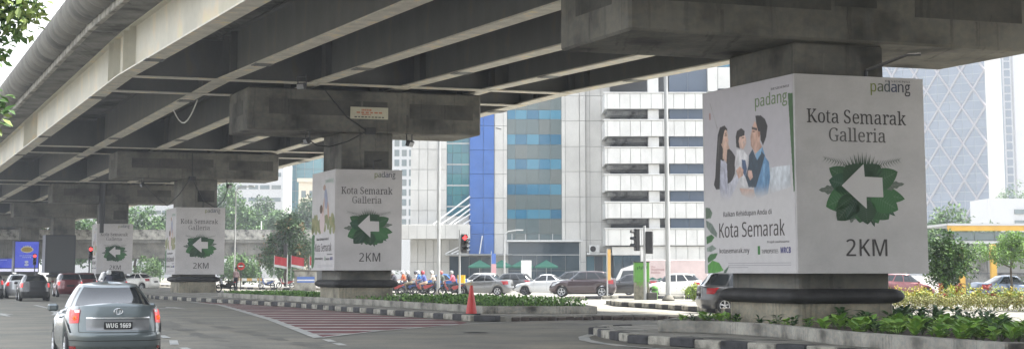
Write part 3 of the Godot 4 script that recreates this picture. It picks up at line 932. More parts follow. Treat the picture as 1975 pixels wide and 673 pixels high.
func family_print(root: Node3D, l: float, ht: float):
	var s := side_frame(root, l)
	var cols := {"hair_w": Color(0.018, 0.014, 0.014), "face_w": Color(0.56, 0.38, 0.30), "hairf_w": Color(0.018, 0.014, 0.014), "shirt_w": Color(0.40, 0.40, 0.48), "vest_w": Color(0.03, 0.025, 0.025), "sleeve_w": Color(0.44, 0.44, 0.50), "hair_c": Color(0.025, 0.02, 0.02), "face_c": Color(0.58, 0.40, 0.33), "shirt_c": Color(0.55, 0.54, 0.56), "denim_c": Color(0.05, 0.08, 0.16), "face_m": Color(0.49, 0.31, 0.24), "hair_m": Color(0.018, 0.015, 0.017), "shirt_m": Color(0.10, 0.22, 0.38), "vest_m": Color(0.025, 0.045, 0.07), "collar_m": Color(0.20, 0.37, 0.55), "arm_m": Color(0.44, 0.27, 0.2), "hand_w": Color(0.5, 0.32, 0.25), "hand_c": Color(0.5, 0.32, 0.26), "couch": Color(0.50, 0.53, 0.57), "grn_r": Color(0.035, 0.10, 0.025), "smile_w": Color(0.5, 0.36, 0.33), "smile_c": Color(0.52, 0.38, 0.35), "glasses": Color(0.05, 0.04, 0.04), "lamp1": Color(0.3, 0.28, 0.28), "lamp2": Color(0.35, 0.2, 0.18),
		"eye_w": Color(0.05, 0.03, 0.03), "brow_w": Color(0.06, 0.04, 0.035), "eye_c": Color(0.05, 0.03, 0.03), "ear_m": Color(0.34, 0.18, 0.13), "eye_m": Color(0.05, 0.03, 0.03), "sheen_w": Color(0.06, 0.05, 0.05), "fold_m": Color(0.16, 0.31, 0.48), "fold_w": Color(0.30, 0.30, 0.37), "cheek_w": Color(0.6, 0.36, 0.29),
		"lf1": Color(0.09, 0.14, 0.09), "lf2": Color(0.13, 0.17, 0.14), "lf3": Color(0.025, 0.13, 0.02), "lf4": Color(0.17, 0.22, 0.18), "lf5": Color(0.03, 0.13, 0.025), "lf6": Color(0.07, 0.27, 0.03), "lf7": Color(0.06, 0.11, 0.07)}
	var order := ["couch", "lamp1", "lamp2", "grn_r", "lf1", "lf2", "lf3", "lf4", "lf5", "lf6", "lf7", "face_w", "hair_w", "face_w", "hairf_w", "shirt_w", "vest_w", "face_c", "hair_c", "shirt_c", "face_m", "shirt_m", "vest_m", "collar_m", "hair_m", "arm_m", "sleeve_w", "denim_c", "hand_w", "hand_c", "cheek_w", "smile_w", "smile_c", "eye_w", "brow_w", "eye_c", "ear_m", "eye_m", "glasses", "sheen_w", "fold_m", "fold_w"]
	# the photograph printed on the panel, painted as an image: toned shapes, softened like a coarse print
	var iw := 420; var ih := 400
	var r := RandomNumberGenerator.new()
	r.seed = 19
	var fn := FastNoiseLite.new(); fn.seed = 3; fn.frequency = 0.035; fn.fractal_octaves = 3
	var px := PackedColorArray(); px.resize(iw * ih)
	for y in ih:
		for x in iw:
			var v := 1.0 - float(y) / ih
			var k := smoothstep(0.36, 0.62, v)
			var c := Color(0.50, 0.485, 0.49).lerp(Color(0.43, 0.41, 0.44), k)
			px[y * iw + x] = c * (1.0 + 0.05 * fn.get_noise_2d(x, y))
	for k in order:
		var a: Array = ART[k]
		var p := PackedVector2Array()
		var lo := Vector2(1e9, 1e9); var hi := -lo
		for i in range(0, a.size(), 2):
			var q := Vector2(a[i] / 1000.0 * iw, (1.0 - a[i + 1] / 1000.0) * ih)
			p.append(q); lo = lo.min(q); hi = hi.max(q)
		var base: Color = cols[k]
		var person: bool = not k.begins_with("lf") and not k.begins_with("grn")
		for y in range(maxi(0, int(lo.y)), mini(ih, int(hi.y) + 1)):
			for x in range(maxi(0, int(lo.x)), mini(iw, int(hi.x) + 1)):
				if not Geometry2D.is_point_in_polygon(Vector2(x + 0.5, y + 0.5), p): continue
				var u := (x - lo.x) / maxf(hi.x - lo.x, 1.0); var w := (y - lo.y) / maxf(hi.y - lo.y, 1.0)
				var t := 0.80 + 0.42 * sin(PI * clampf(u * 0.8 + 0.1, 0, 1)) - 0.22 * w + 0.34 * fn.get_noise_2d(x * 1.7 + base.r * 900, y * 1.2)
				if k.begins_with("lf") or k.begins_with("grn"): t = 0.75 + 0.9 * absf(fn.get_noise_2d(x * 3.0 + y * 2.0, x * 0.4))
				var c := Color(base.r * t, base.g * t, base.b * t)
				var fade := 1.0
				if person: fade = smoothstep(0.375, 0.47, 1.0 - float(y) / ih)
				px[y * iw + x] = px[y * iw + x].lerp(c, fade)
	var im := Image.create_empty(iw, ih, false, Image.FORMAT_RGB8)
	for y in ih:
		for x in iw:
			var c := Color(0, 0, 0)
			for o in [[0, 0, 0.36], [1, 0, 0.16], [-1, 0, 0.16], [0, 1, 0.16], [0, -1, 0.16]]:
				c += px[clampi(y + o[1], 0, ih - 1) * iw + clampi(x + o[0], 0, iw - 1)] * o[2]
			im.set_pixel(x, y, Color(c.r, c.g, c.b).linear_to_srgb())
	var pm := StandardMaterial3D.new()
	pm.albedo_texture = ImageTexture.create_from_image(im)
	pm.roughness = 0.6
	var qm := QuadMesh.new()
	qm.size = Vector2(l - 0.15, ht - 0.02)
	part(s, "family_picture", qm, pm, Vector3(l * 0.5, ht * 0.5, 0.003))
	letters(s, "logo_name", "padang", "Droid Sans", false, 0.60 * l, 0.845 * ht, 0.33 * l, 0.085 * ht, mat("logo_green", Color(0.13, 0.2, 0.08), 0.7))
	letters(s, "logo_line", "RESIDENSI", "Droid Sans", false, 0.77 * l, 0.938 * ht, 0.18 * l, 0.012 * ht, M["ink_soft"])
	side_text(s, l, ht)

func play_print(root: Node3D, l: float, ht: float, seed_: int):
	var s := side_frame(root, l)
	var r := RandomNumberGenerator.new()
	r.seed = seed_
	var b := MB.new()
	var e := func(cx, cy, rx, ry, z, col, tilt := 0.0):
		var p := []
		for i in 16:
			var t := TAU * i / 16
			p.append(Vector2(cx * l, cy * ht) + Vector2(cos(t) * rx * l, sin(t) * ry * ht).rotated(tilt))
		flat(b, p, z, col)
	for k in 40:                                                   # meadow along the picture's foot
		var x := r.randf_range(0.03, 0.97)
		e.call(x, r.randf_range(0.40, 0.53), 0.05, 0.045, 0.003 + 0.0005 * (k % 6), Color(0.16, 0.19, 0.07).lerp(Color(0.26, 0.24, 0.11), r.randf()))
	e.call(0.62, 0.72, 0.07, 0.11, 0.007, Color(0.24, 0.26, 0.36), 0.35)      # child held up
	e.call(0.55, 0.835, 0.055, 0.03, 0.008, Color(0.34, 0.22, 0.17))
	e.call(0.72, 0.60, 0.035, 0.09, 0.007, Color(0.42, 0.27, 0.2), 0.3)
	e.call(0.42, 0.62, 0.065, 0.045, 0.0085, Color(0.09, 0.05, 0.035))         # parent's head, arms and dress
	e.call(0.52, 0.64, 0.025, 0.10, 0.008, Color(0.45, 0.29, 0.22), -0.35)
	e.call(0.47, 0.49, 0.11, 0.12, 0.0075, Color(0.52, 0.42, 0.42))
	part(s, "play_picture", b.mesh(), M["print"])
	b = MB.new()
	for k in 5: print_leaf(b, Vector2(0.012 * l, (0.04 + 0.06 * k) * ht), 0.5, 0.16 * l, 0.05 * l, 0.003 + 0.0007 * k, Color(0.03, 0.12, 0.03))
	part(s, "printed_leaf", b.mesh(), M["print"])
	letters(s, "logo_name", "padang", "Droid Sans", false, 0.60 * l, 0.865 * ht, 0.33 * l, 0.06 * ht, mat("logo_teal", Color(0.3, 0.42, 0.36), 0.7))
	side_text(s, l, ht)

func signs():
	var turn := 19.6
	var spec := [[W(6.69, 40.24, 1.63), 3.55, 4.95, 4.70, "largest white roadside sign round a pier with a family picture on its flank"], [W(-8.2, 79.33, 1.71), 3.22, 4.7, 4.66, "white pier sign with arrow wreath standing above the red striped road"], [W(-23.42, 119.57, 1.44), 3.42, 4.9, 4.64, "white pier sign with arrow wreath beside the parked motorcycle"], [W(-38.9, 160.98, 1.40), 3.3, 4.6, 4.66, "dim white pier sign behind the red traffic light"]]
	for i in spec.size():
		var s: Array = spec[i]
		var t := thing("pier_sign", s[4], "sign", s[0], turn, "printed signs round the piers")
		var w: float = s[1]; var l: float = s[2]; var h: float = s[3]
		# four panels, open above the column
		bx(t, "front_panel", Vector3(w * 0.5, h * 0.5, -0.03), Vector3(w, h, 0.06), M["board_white"], 0.008)
		bx(t, "side_panel", Vector3(0.03, h * 0.5, -l * 0.5), Vector3(0.06, h, l - 0.13), M["board_white"], 0.008)
		bx(t, "side_panel", Vector3(w - 0.03, h * 0.5, -l * 0.5), Vector3(0.06, h, l - 0.13), M["board_white"], 0.008)
		bx(t, "back_panel", Vector3(w * 0.5, h * 0.5, -l + 0.03), Vector3(w, h, 0.06), M["board_white"], 0.008)
		var b := MB.new()
		for y in [0.04, h - 0.04]:
			b.box(Vector3(w * 0.5, y, -l * 0.5 + 0.0), Vector3(w - 0.14, 0.06, 0.06)); b.box(Vector3(w * 0.5, y, -0.55), Vector3(w - 0.14, 0.06, 0.06)); b.box(Vector3(w * 0.5, y, -l + 0.5), Vector3(w - 0.14, 0.06, 0.06))
		part(t, "frame", b.mesh(), M["galvanised"])
		front_print(t, w, h, i > 1)
		if i == 0: family_print(t, l, h)
		else: play_print(t, l, h, 5 + i)
	# the dark screen and the two blue screens farther along
	var far := [[4, "large blank dark screen boxed round a pier"], [5, "blue lit screen with a gold oval emblem and white foot band"], [6, "blue lit screen with an orange disc on a far pier"]]
	for f in far:
		var i: int = f[0]
		var t := thing("screen_sign", f[1], "screen", pier_at(i) + Vector3(-0.35, 1.45, 0.3), turn, "screens round the far piers")
		var w := 3.45; var l := 4.6; var h := 4.4
		bx(t, "front_panel", Vector3(w * 0.5, h * 0.5, -0.05), Vector3(w, h, 0.1), M["screen_frame"], 0.02)
		bx(t, "side_panel", Vector3(0.05, h * 0.5, -l * 0.5), Vector3(0.1, h, l - 0.22), M["screen_side"], 0.02)
		bx(t, "side_panel", Vector3(w - 0.05, h * 0.5, -l * 0.5), Vector3(0.1, h, l - 0.22), M["screen_side"], 0.02)
		bx(t, "back_panel", Vector3(w * 0.5, h * 0.5, -l + 0.05), Vector3(w, h, 0.1), M["screen_frame"], 0.02)
		if i == 4:
			bx(t, "screen", Vector3(w * 0.5, h * 0.5, 0.012), Vector3(w - 0.4, h - 0.36, 0.02), M["screen_off"])
			continue
		bx(t, "screen", Vector3(w * 0.5, h * 0.56, 0.012), Vector3(w - 0.3, h - 0.8, 0.02), glow("screen_blue", Color(0.03, 0.045, 0.30), 0.5))
		bx(t, "white_band", Vector3(w * 0.5, h * 0.075, 0.012), Vector3(w - 0.3, 0.42, 0.02), glow("screen_white", Color(0.6, 0.6, 0.75), 0.35))
		var b := MB.new()
		var oval := func(cx, cy, rx, ry, z, col):
			var p := []
			for k in 24: p.append(Vector2(cx + cos(TAU * k / 24) * rx, cy + sin(TAU * k / 24) * ry))
			flat(b, p, z, col)
		if i == 5:
			oval.call(w * 0.5, h * 0.72, 0.85, 0.44, 0.028, Color(0.75, 0.7, 0.5)); oval.call(w * 0.5, h * 0.72, 0.72, 0.33, 0.031, Color(0.42, 0.30, 0.05))
			for k in 5: flat(b, [Vector2(w * 0.5 + 0.22 * (k - 2) - 0.1, h * 0.80), Vector2(w * 0.5 + 0.22 * (k - 2) + 0.1, h * 0.80), Vector2(w * 0.5 + 0.22 * (k - 2), h * 0.80 + 0.3 - 0.06 * absf(k - 2))], 0.030, Color(0.75, 0.7, 0.5))
			for k in 8: b.box(Vector3(w * 0.5 - 0.9 + 0.24 * k, h * 0.53, 0.03), Vector3(0.18, 0.09, 0.008), Color(0.5, 0.55, 0.75))
			for k in 5: b.box(Vector3(w * 0.5 - 0.5 + 0.24 * k, h * 0.475, 0.03), Vector3(0.18, 0.09, 0.008), Color(0.5, 0.55, 0.75))
			oval.call(w * 0.5, h * 0.33, 0.26, 0.2, 0.029, Color(0.6, 0.65, 0.8)); oval.call(w * 0.5, h * 0.24, 0.3, 0.16, 0.031, Color(0.6, 0.65, 0.8))
		else:
			oval.call(w * 0.5, h * 0.68, 0.5, 0.4, 0.028, Color(0.65, 0.2, 0.05))
			for k in 6: b.box(Vector3(w * 0.5 - 0.7 + 0.26 * k, h * 0.45, 0.03), Vector3(0.2, 0.1, 0.008), Color(0.5, 0.55, 0.75))
		part(t, "screen_picture", b.mesh(), M["print"])

# ---------------------------------------------------------------- buildings
func tiles(parent: Node, called: String, xs: Array, ys: Array, z: float, depth: float, mats: Array, gap := 0.035):   # cladding panels between the joints xs and ys
	for i in xs.size() - 1:
		for j in ys.size() - 1:
			var w: float = xs[i + 1] - xs[i] - gap; var h: float = ys[j + 1] - ys[j] - gap
			bx(parent, called, Vector3((xs[i] + xs[i + 1]) * 0.5, (ys[j] + ys[j + 1]) * 0.5, z - depth * 0.5 + rng.randf_range(-0.006, 0.006)), Vector3(snappedf(w, 0.001), snappedf(h, 0.001), depth), mats[rng.randi() % mats.size()])

func steps(a: float, b: float, n: int) -> Array:
	var r := []
	for i in n + 1: r.append(lerpf(a, b, float(i) / n))
	return r

func build_materials():
	for i in 3: mat("clad%d" % i, Color(0.57, 0.56, 0.53) * [1.0, 0.96, 1.03][i], 0.55, 0, "plain", Vector3(0.15, 0.1, 0.15))
	for i in 3: mat("park%d" % i, Color(0.62, 0.615, 0.59) * [1.0, 0.97, 0.985][i], 0.6, 0, "plain", Vector3(0.25, 0.12, 0.25))
	for i in 2: mat("blue%d" % i, Color(0.055, 0.145, 0.42) * [1.0, 0.95][i], 0.45, 0, "plain", Vector3(0.2, 0.2, 0.2))
	for i in 3: mat("pane_blue%d" % i, [Color(0.03, 0.15, 0.25), Color(0.03, 0.125, 0.21), Color(0.06, 0.20, 0.29)][i], 0.06)
	for i in 3: mat("pane_grey%d" % i, [Color(0.10, 0.135, 0.14), Color(0.11, 0.14, 0.14), Color(0.125, 0.145, 0.14)][i], 0.08)
	for i in 3: mat("pane_teal%d" % i, [Color(0.05, 0.155, 0.18), Color(0.055, 0.17, 0.19), Color(0.05, 0.14, 0.18)][i], 0.07)
	for i in 2: mat("pane_dark%d" % i, [Color(0.025, 0.045, 0.06), Color(0.03, 0.055, 0.07)][i], 0.06)
	for i in 3: mat("pane_sky%d" % i, [Color(0.05, 0.075, 0.115), Color(0.065, 0.09, 0.13), Color(0.04, 0.065, 0.10)][i], 0.15)
	mat("pane_navy", Color(0.075, 0.10, 0.14), 0.12)
	mat("joint", Color(0.26, 0.26, 0.25), 0.9)
	mat("soffit", Color(0.42, 0.42, 0.41), 0.9, 0, "concrete", Vector3(0.2, 0.2, 0.2))
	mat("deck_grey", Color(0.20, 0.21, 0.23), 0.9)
	mat("yellow_paint", Color(0.62, 0.36, 0.05), 0.6, 0, "plain", Vector3(0.3, 0.3, 0.3))
	mat("lattice", Color(0.20, 0.18, 0.19), 0.6)
	mat("parasol_green", Color(0.02, 0.12, 0.08), 0.8)
	mat("far_white", Color(0.46, 0.46, 0.46), 0.8)
	mat("far_beige", Color(0.62, 0.54, 0.42), 0.85)

func buildings():
	build_materials()
	added_shade_block()
	office()
	car_park()
	far_buildings()

func added_shade_block():                                   # unseen block added behind the viewer to keep low sky light off sign fronts
	var t := thing("added_shade_block", "unseen grey block added behind the viewpoint to shade the sign fronts", "building", W(34, -34, -0.03), 20.86)
	bx(t, "wall", Vector3(0, 20, 8), Vector3(58, 40, 15.8), M["clad1"])
	for j in 9:
		bx(t, "window_band", Vector3(0, 5.5 + 4.0 * j, 0.02), Vector3(54, 1.9, 0.2), M["pane_grey0"])
	bx(t, "parapet", Vector3(0, 40.6, 8), Vector3(58.6, 1.2, 16.4), M["clad0"])

func office():
	var cl := [M["clad0"], M["clad1"], M["clad2"]]
	var t := thing("office_building", "tall pale panelled office block with a blue stripe and banded glass front", "building", W(0, 165))
	bx(t, "wall", Vector3(-0.1, 13.0, -10.12), Vector3(19.3, 26.0, 20.0), M["joint"])
	var ya := [6.04, 7.43, 9.36, 11.36, 13.31, 15.31, 17.32, 19.34, 21.4, 23.4, 25.4]
	tiles(t, "wall_panel", [-9.79, -8.99, -8.14, -7.2, -6.3], ya, 0.0, 0.1, cl)
	var b := MB.new()
	b.tube(Vector3(-7.15, 6.05, 0.09), Vector3(-7.15, 25, 0.09), 0.06, 0.06, 8)
	part(t, "drain_pipe", b.mesh(), M["white_paint"])
	# teal strip
	var yt := [6.9]
	while yt[-1] < 25.0: yt.append(yt[-1] + [1.05, 0.85, 0.12][yt.size() % 3])
	for j in yt.size() - 1:
		if yt[j + 1] - yt[j] < 0.2:
			bx(t, "transom", Vector3(-5.2, yt[j] + 0.06, -0.06), Vector3(2.18, 0.12, 0.08), M["galvanised"])
		else:
			tiles(t, "pane", [-6.29, -5.75, -4.85, -4.12], [yt[j], yt[j + 1]], -0.04, 0.06, [M["pane_teal0"], M["pane_teal1"], M["pane_teal2"]], 0.03)
	tiles(t, "wall_panel", [-6.3, -5.2, -4.11], [6.04, 6.88], 0.0, 0.1, cl)
	# blue stripe, stands a little proud
	tiles(t, "blue_panel", [-4.1, -2.76, -1.72], [3.27, 5.15, 6.24, 8.62, 10.91, 13.21, 15.56, 17.93, 20.3, 22.7, 25.0], 0.25, 0.35, [M["blue0"], M["blue1"]], 0.03)
	tiles(t, "wall_panel", [-1.71, -0.85, -0.47], [0.4, 3.27, 5.15, 6.24, 8.62, 10.91, 13.21, 15.56, 17.93, 20.3, 22.7, 25.0], 0.12, 0.22, cl)
	# banded glass
	var yg := [4.61, 5.2, 6.63, 7.53, 8.94, 9.96, 11.38, 12.38, 13.76, 14.76, 16.22, 17.12, 18.64, 19.6, 21.0, 22.0, 23.4, 24.4]
	for j in yg.size() - 1:
		var blue: bool = j > 0 and j % 2 == 0
		tiles(t, "pane", [-0.47, 0.32, 1.44, 2.61, 3.71, 4.78], [yg[j], yg[j + 1]], -0.05, 0.06, [M["pane_blue0"], M["pane_blue1"], M["pane_blue2"]] if blue else [M["pane_grey0"], M["pane_grey1"], M["pane_grey2"]], 0.03)
	for x in [0.0, 1.3, 2.6, 3.9]: bx(t, "baluster", Vector3(x, 4.9, 0.02), Vector3(0.08, 0.58, 0.06), M["galvanised"])
	bx(t, "sill", Vector3(3.15, 4.52, 0.14), Vector3(7.3, 0.16, 0.5), M["white_paint"])
	# right wall with its pilaster
	var yf := [4.6, 6.34, 8.74, 11.16, 13.57, 16.04, 18.48, 20.96, 23.4, 25.4]
	tiles(t, "wall_panel", [4.79, 5.16, 6.54], yf, 0.0, 0.1, cl)
	tiles(t, "pilaster_panel", [6.55, 7.1], [0.3, 2.5, 4.6, 6.34, 8.74, 11.16, 13.57, 16.04, 18.48, 20.96, 23.4, 25.4], 0.35, 0.45, cl)
	tiles(t, "wall_panel", [7.11, 7.53, 8.64, 9.5], [3.45, 4.6, 6.34, 8.74, 11.16, 13.57, 16.04, 18.48, 20.96, 23.4, 25.4], 0.0, 0.1, cl)
	# shop front
	tiles(t, "shop_pane", steps(-0.37, 6.5, 5), [0.3, 1.7, 3.18], -0.05, 0.06, [M["pane_dark0"], M["pane_dark1"]], 0.05)
	tiles(t, "shop_pane", [-0.37, 6.5], [3.22, 4.41], -0.05, 0.06, [M["pane_dark0"]], 0.05)
	bx(t, "mullion", Vector3(3.05, 3.2, 0.03), Vector3(6.9, 0.07, 0.1), M["galvanised"])
	for x in [-0.41, 6.5]: bx(t, "mullion", Vector3(x, 2.3, 0.03), Vector3(0.08, 4.2, 0.1), M["white_paint"])
	tiles(t, "shop_pane", steps(7.12, 9.5, 3), [0.3, 3.1], -0.05, 0.06, [M["pane_dark0"], M["pane_teal2"]], 0.05)
	bx(t, "ledge", Vector3(8.35, 3.3, 0.2), Vector3(2.4, 0.2, 0.6), M["white_paint"])
	tiles(t, "shop_pane", [-4.1, -2.9, -1.75], [0.3, 3.0], -0.05, 0.06, [M["pane_dark0"], M["pane_teal1"]], 0.05)
	# entrance canopy and recessed lower wall of the left wing
	bx(t, "canopy", Vector3(-7.25, 5.35, 1.2), Vector3(6.5, 1.36, 2.4), M["clad0"], 0.03)
	for x in [-9.8, -9.0, -8.1, -7.2, -6.3, -5.2]: bx(t, "canopy_joint", Vector3(x, 5.35, 2.405), Vector3(0.03, 1.3, 0.012), M["joint"])
	tiles(t, "lower_panel", steps(-9.79, -6.0, 5), [0.3, 2.5, 4.66], 0.05, 0.15, cl)
	tiles(t, "shop_pane", [-6.0, -5.0, -4.12], [0.3, 3.05], -0.02, 0.06, [M["pane_dark0"]], 0.05)
	tiles(t, "lower_panel", [-6.0, -4.12], [3.06, 4.66], 0.03, 0.12, cl)
	for r in [[8.75, -7.5, 5.91, 1.0], [7.98, -6.78, 5.96, 1.2], [7.54, -5.91, 5.96, 1.4], [7.06, -5.52, 5.96, 1.7], [6.48, -4.61, 5.96, 2.0]]:
		b = MB.new()
		b.tube(Vector3(-4.05, r[0], 0.2), Vector3(r[1], 6.03, 2.0), 0.085, 0.085, 8)
		part(t, "stay_rod", b.mesh(), M["white_paint"])
	for k in 3:
		b = MB.new()
		b.tube(Vector3(-4.05, 4.5 - 0.4 * k, 0.2), Vector3(-6.3 + 0.55 * k, 3.28, 2.0), 0.07, 0.07, 8)
		part(t, "stay_rod", b.mesh(), M["white_paint"])
	bx(t, "glass_canopy", Vector3(-3.2, 3.2, 1.3), Vector3(6.4, 0.08, 2.2), M["galvanised"])
	b = MB.new(); b.tube(Vector3(-3.1, 3.3, 0.9), Vector3(-2.85, 5.0, 0.3), 0.06, 0.06, 8)
	part(t, "stay_rod", b.mesh(), M["white_paint"])
	b = MB.new(); b.box(Vector3(-1.3, 15.3, 0.16), Vector3(0.55, 0.06, 0.06), Color.WHITE, Basis(Vector3.BACK, -0.25))
	part(t, "wall_bracket", b.mesh(), M["black_metal"])
	var ac := thing("air_conditioner", "boxy white air conditioner unit on the office ledge", "air conditioner", W(7.9, 164.6, 3.4))
	bx(ac, "case", Vector3(0, 0.36, 0), Vector3(1.0, 0.7, 0.4), M["white_paint"], 0.03)
	b = MB.new(); b.lathe([Vector2(0.28, 0), Vector2(0.28, 0.02), Vector2(0.2, 0.03), Vector2(0.05, 0.03), Vector2(0.0, 0.03)], Vector3(-0.15, 0.36, 0.2), Vector3.BACK, 16)
	part(ac, "fan_grille", b.mesh(), M["rubber"])
	var g := "green parasols in front of the office"
	var lab := ["green parasol beside the blue stripe's foot", "green parasol between the blue stripe and the lamp post", "green parasol in front of the white notice board", "green parasol farthest from the blue stripe"]
	var xs := [-2.95, -0.95, 0.93, 3.15]
	for i in 4:
		var u := thing("parasol", lab[i], "parasol", W(xs[i], 158.0, -0.03), 0.0, g)
		b = MB.new()
		var c := [Vector3(-1.05, 2.12, -1.05), Vector3(1.05, 2.12, -1.05), Vector3(1.05, 2.12, 1.05), Vector3(-1.05, 2.12, 1.05)]
		for k in 4:
			var p: Vector3 = c[k]; var q: Vector3 = c[(k + 1) % 4]
			b.tri(q, p, Vector3(0, 2.7, 0), Color.WHITE)
			b.quad(q, q - Vector3(0, 0.16, 0), p - Vector3(0, 0.16, 0), p, Color.WHITE)
		part(u, "canopy", b.mesh(), M["parasol_green"])
		b = MB.new(); b.tube(Vector3(0, 0.06, 0), Vector3(0, 2.68, 0), 0.035, 0.035, 8)
		part(u, "pole", b.mesh(), M["galvanised"])
		b = MB.new(); b.lathe([Vector2(0.0, 0), Vector2(0.4, 0), Vector2(0.4, 0.08), Vector2(0.05, 0.14)], Vector3.ZERO, Vector3.UP, 14)
		part(u, "base", b.mesh(), M["concrete"])
	var nb := thing("notice_board", "white notice board standing between the green parasols", "notice board", W(1.3, 156.5, -0.03))
	bx(nb, "board", Vector3(0, 1.7, 0), Vector3(0.95, 1.9, 0.06), M["white_paint"], 0.01)
	for x in [-0.4, 0.4]: bx(nb, "leg", Vector3(x, 0.37, 0), Vector3(0.06, 0.75, 0.06), M["galvanised"])

func car_park():
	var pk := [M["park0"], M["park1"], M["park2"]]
	var t := thing("car_park_building", "white multi-storey car park with panelled parapet bands and open decks", "building", W(0, 159))
	var bands := [[4.0, 5.6], [6.5, 8.05], [9.04, 10.6], [11.55, 13.13], [14.09, 15.69], [16.66, 18.24]]
	var xs := [8.9, 10.08, 11.05, 12.0, 13.03, 14.09, 15.14, 16.15, 17.14, 18.17, 19.22, 20.28, 21.3, 22.3]
	for k in bands.size():
		var lo: float = bands[k][0]; var hi: float = bands[k][1]
		tiles(t, "parapet_panel", xs, [lo, hi - 0.12], 0.0, 0.12, pk, 0.04)
		bx(t, "parapet", Vector3(15.5, (lo + hi) * 0.5 - 0.04, -0.22), Vector3(13.5, hi - lo - 0.1, 0.18), M["joint"])
		bx(t, "parapet_return", Vector3(8.78, (lo + hi) * 0.5 - 0.05, -3.0), Vector3(0.2, hi - lo - 0.1, 6.0), pk[0])
		bx(t, "coping", Vector3(15.45, hi - 0.055, -0.12), Vector3(13.8, 0.11, 0.42), M["park1"], 0.02)
		bx(t, "deck", Vector3(15.6, lo + 0.15, -10.2), Vector3(13.3, 0.28, 19.6), M["soffit"])
		for z in [-2.2, -4.6, -7.2]: bx(t, "ceiling_beam", Vector3(15.6, lo - 0.2, z), Vector3(13.2, 0.4, 0.35), M["soffit"])
	for k in bands.size() + 1:
		var lo: float = 0.0 if k == 0 else bands[k - 1][1] - 1.2
		var hi: float = bands[k][0] if k < bands.size() else 22.5
		bx(t, "column", Vector3(13.25, (lo + hi) * 0.5, -0.85), Vector3(1.0, hi - lo, 0.9), pk[0], 0.02)
		if k > 0:
			tiles(t, "window_pane", [14.75, 16.5, 18.3, 20.2, 22.2], [lo + 1.0, hi + 0.1], -0.5, 0.08, [M["pane_navy"]], 0.03)
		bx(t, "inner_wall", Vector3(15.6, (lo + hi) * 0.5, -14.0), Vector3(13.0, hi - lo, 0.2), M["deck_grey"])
	# ground storey and the storey above the top band
	tiles(t, "wall_panel", [11.9, 13.0, 14.1, 15.2, 16.3, 17.4, 18.5], [0.3, 2.2, 3.95], -0.3, 0.15, pk, 0.04)
	tiles(t, "shop_pane", steps(9.4, 11.88, 3), [0.3, 3.1], -0.4, 0.06, [M["pane_dark0"], M["pane_dark1"]], 0.05)
	bx(t, "wall", Vector3(10.6, 3.5, -0.45), Vector3(2.6, 0.75, 0.2), pk[1])
	bx(t, "pier_wall", Vector3(18.8, 20.6, -0.3), Vector3(0.9, 4.6, 0.6), pk[0])
	bx(t, "wall", Vector3(20.6, 19.6, -0.4), Vector3(2.6, 2.0, 0.4), pk[1])
	tiles(t, "window_pane", [19.3, 20.4, 21.6], [20.65, 22.4], -0.4, 0.08, [M["pane_blue2"]], 0.04)
	bx(t, "roof", Vector3(15.5, 22.7, -10.0), Vector3(14.0, 0.4, 20.4), M["soffit"])
	bx(t, "rear_wall", Vector3(15.6, 11.0, -20.1), Vector3(13.4, 22.0, 0.2), M["deck_grey"])

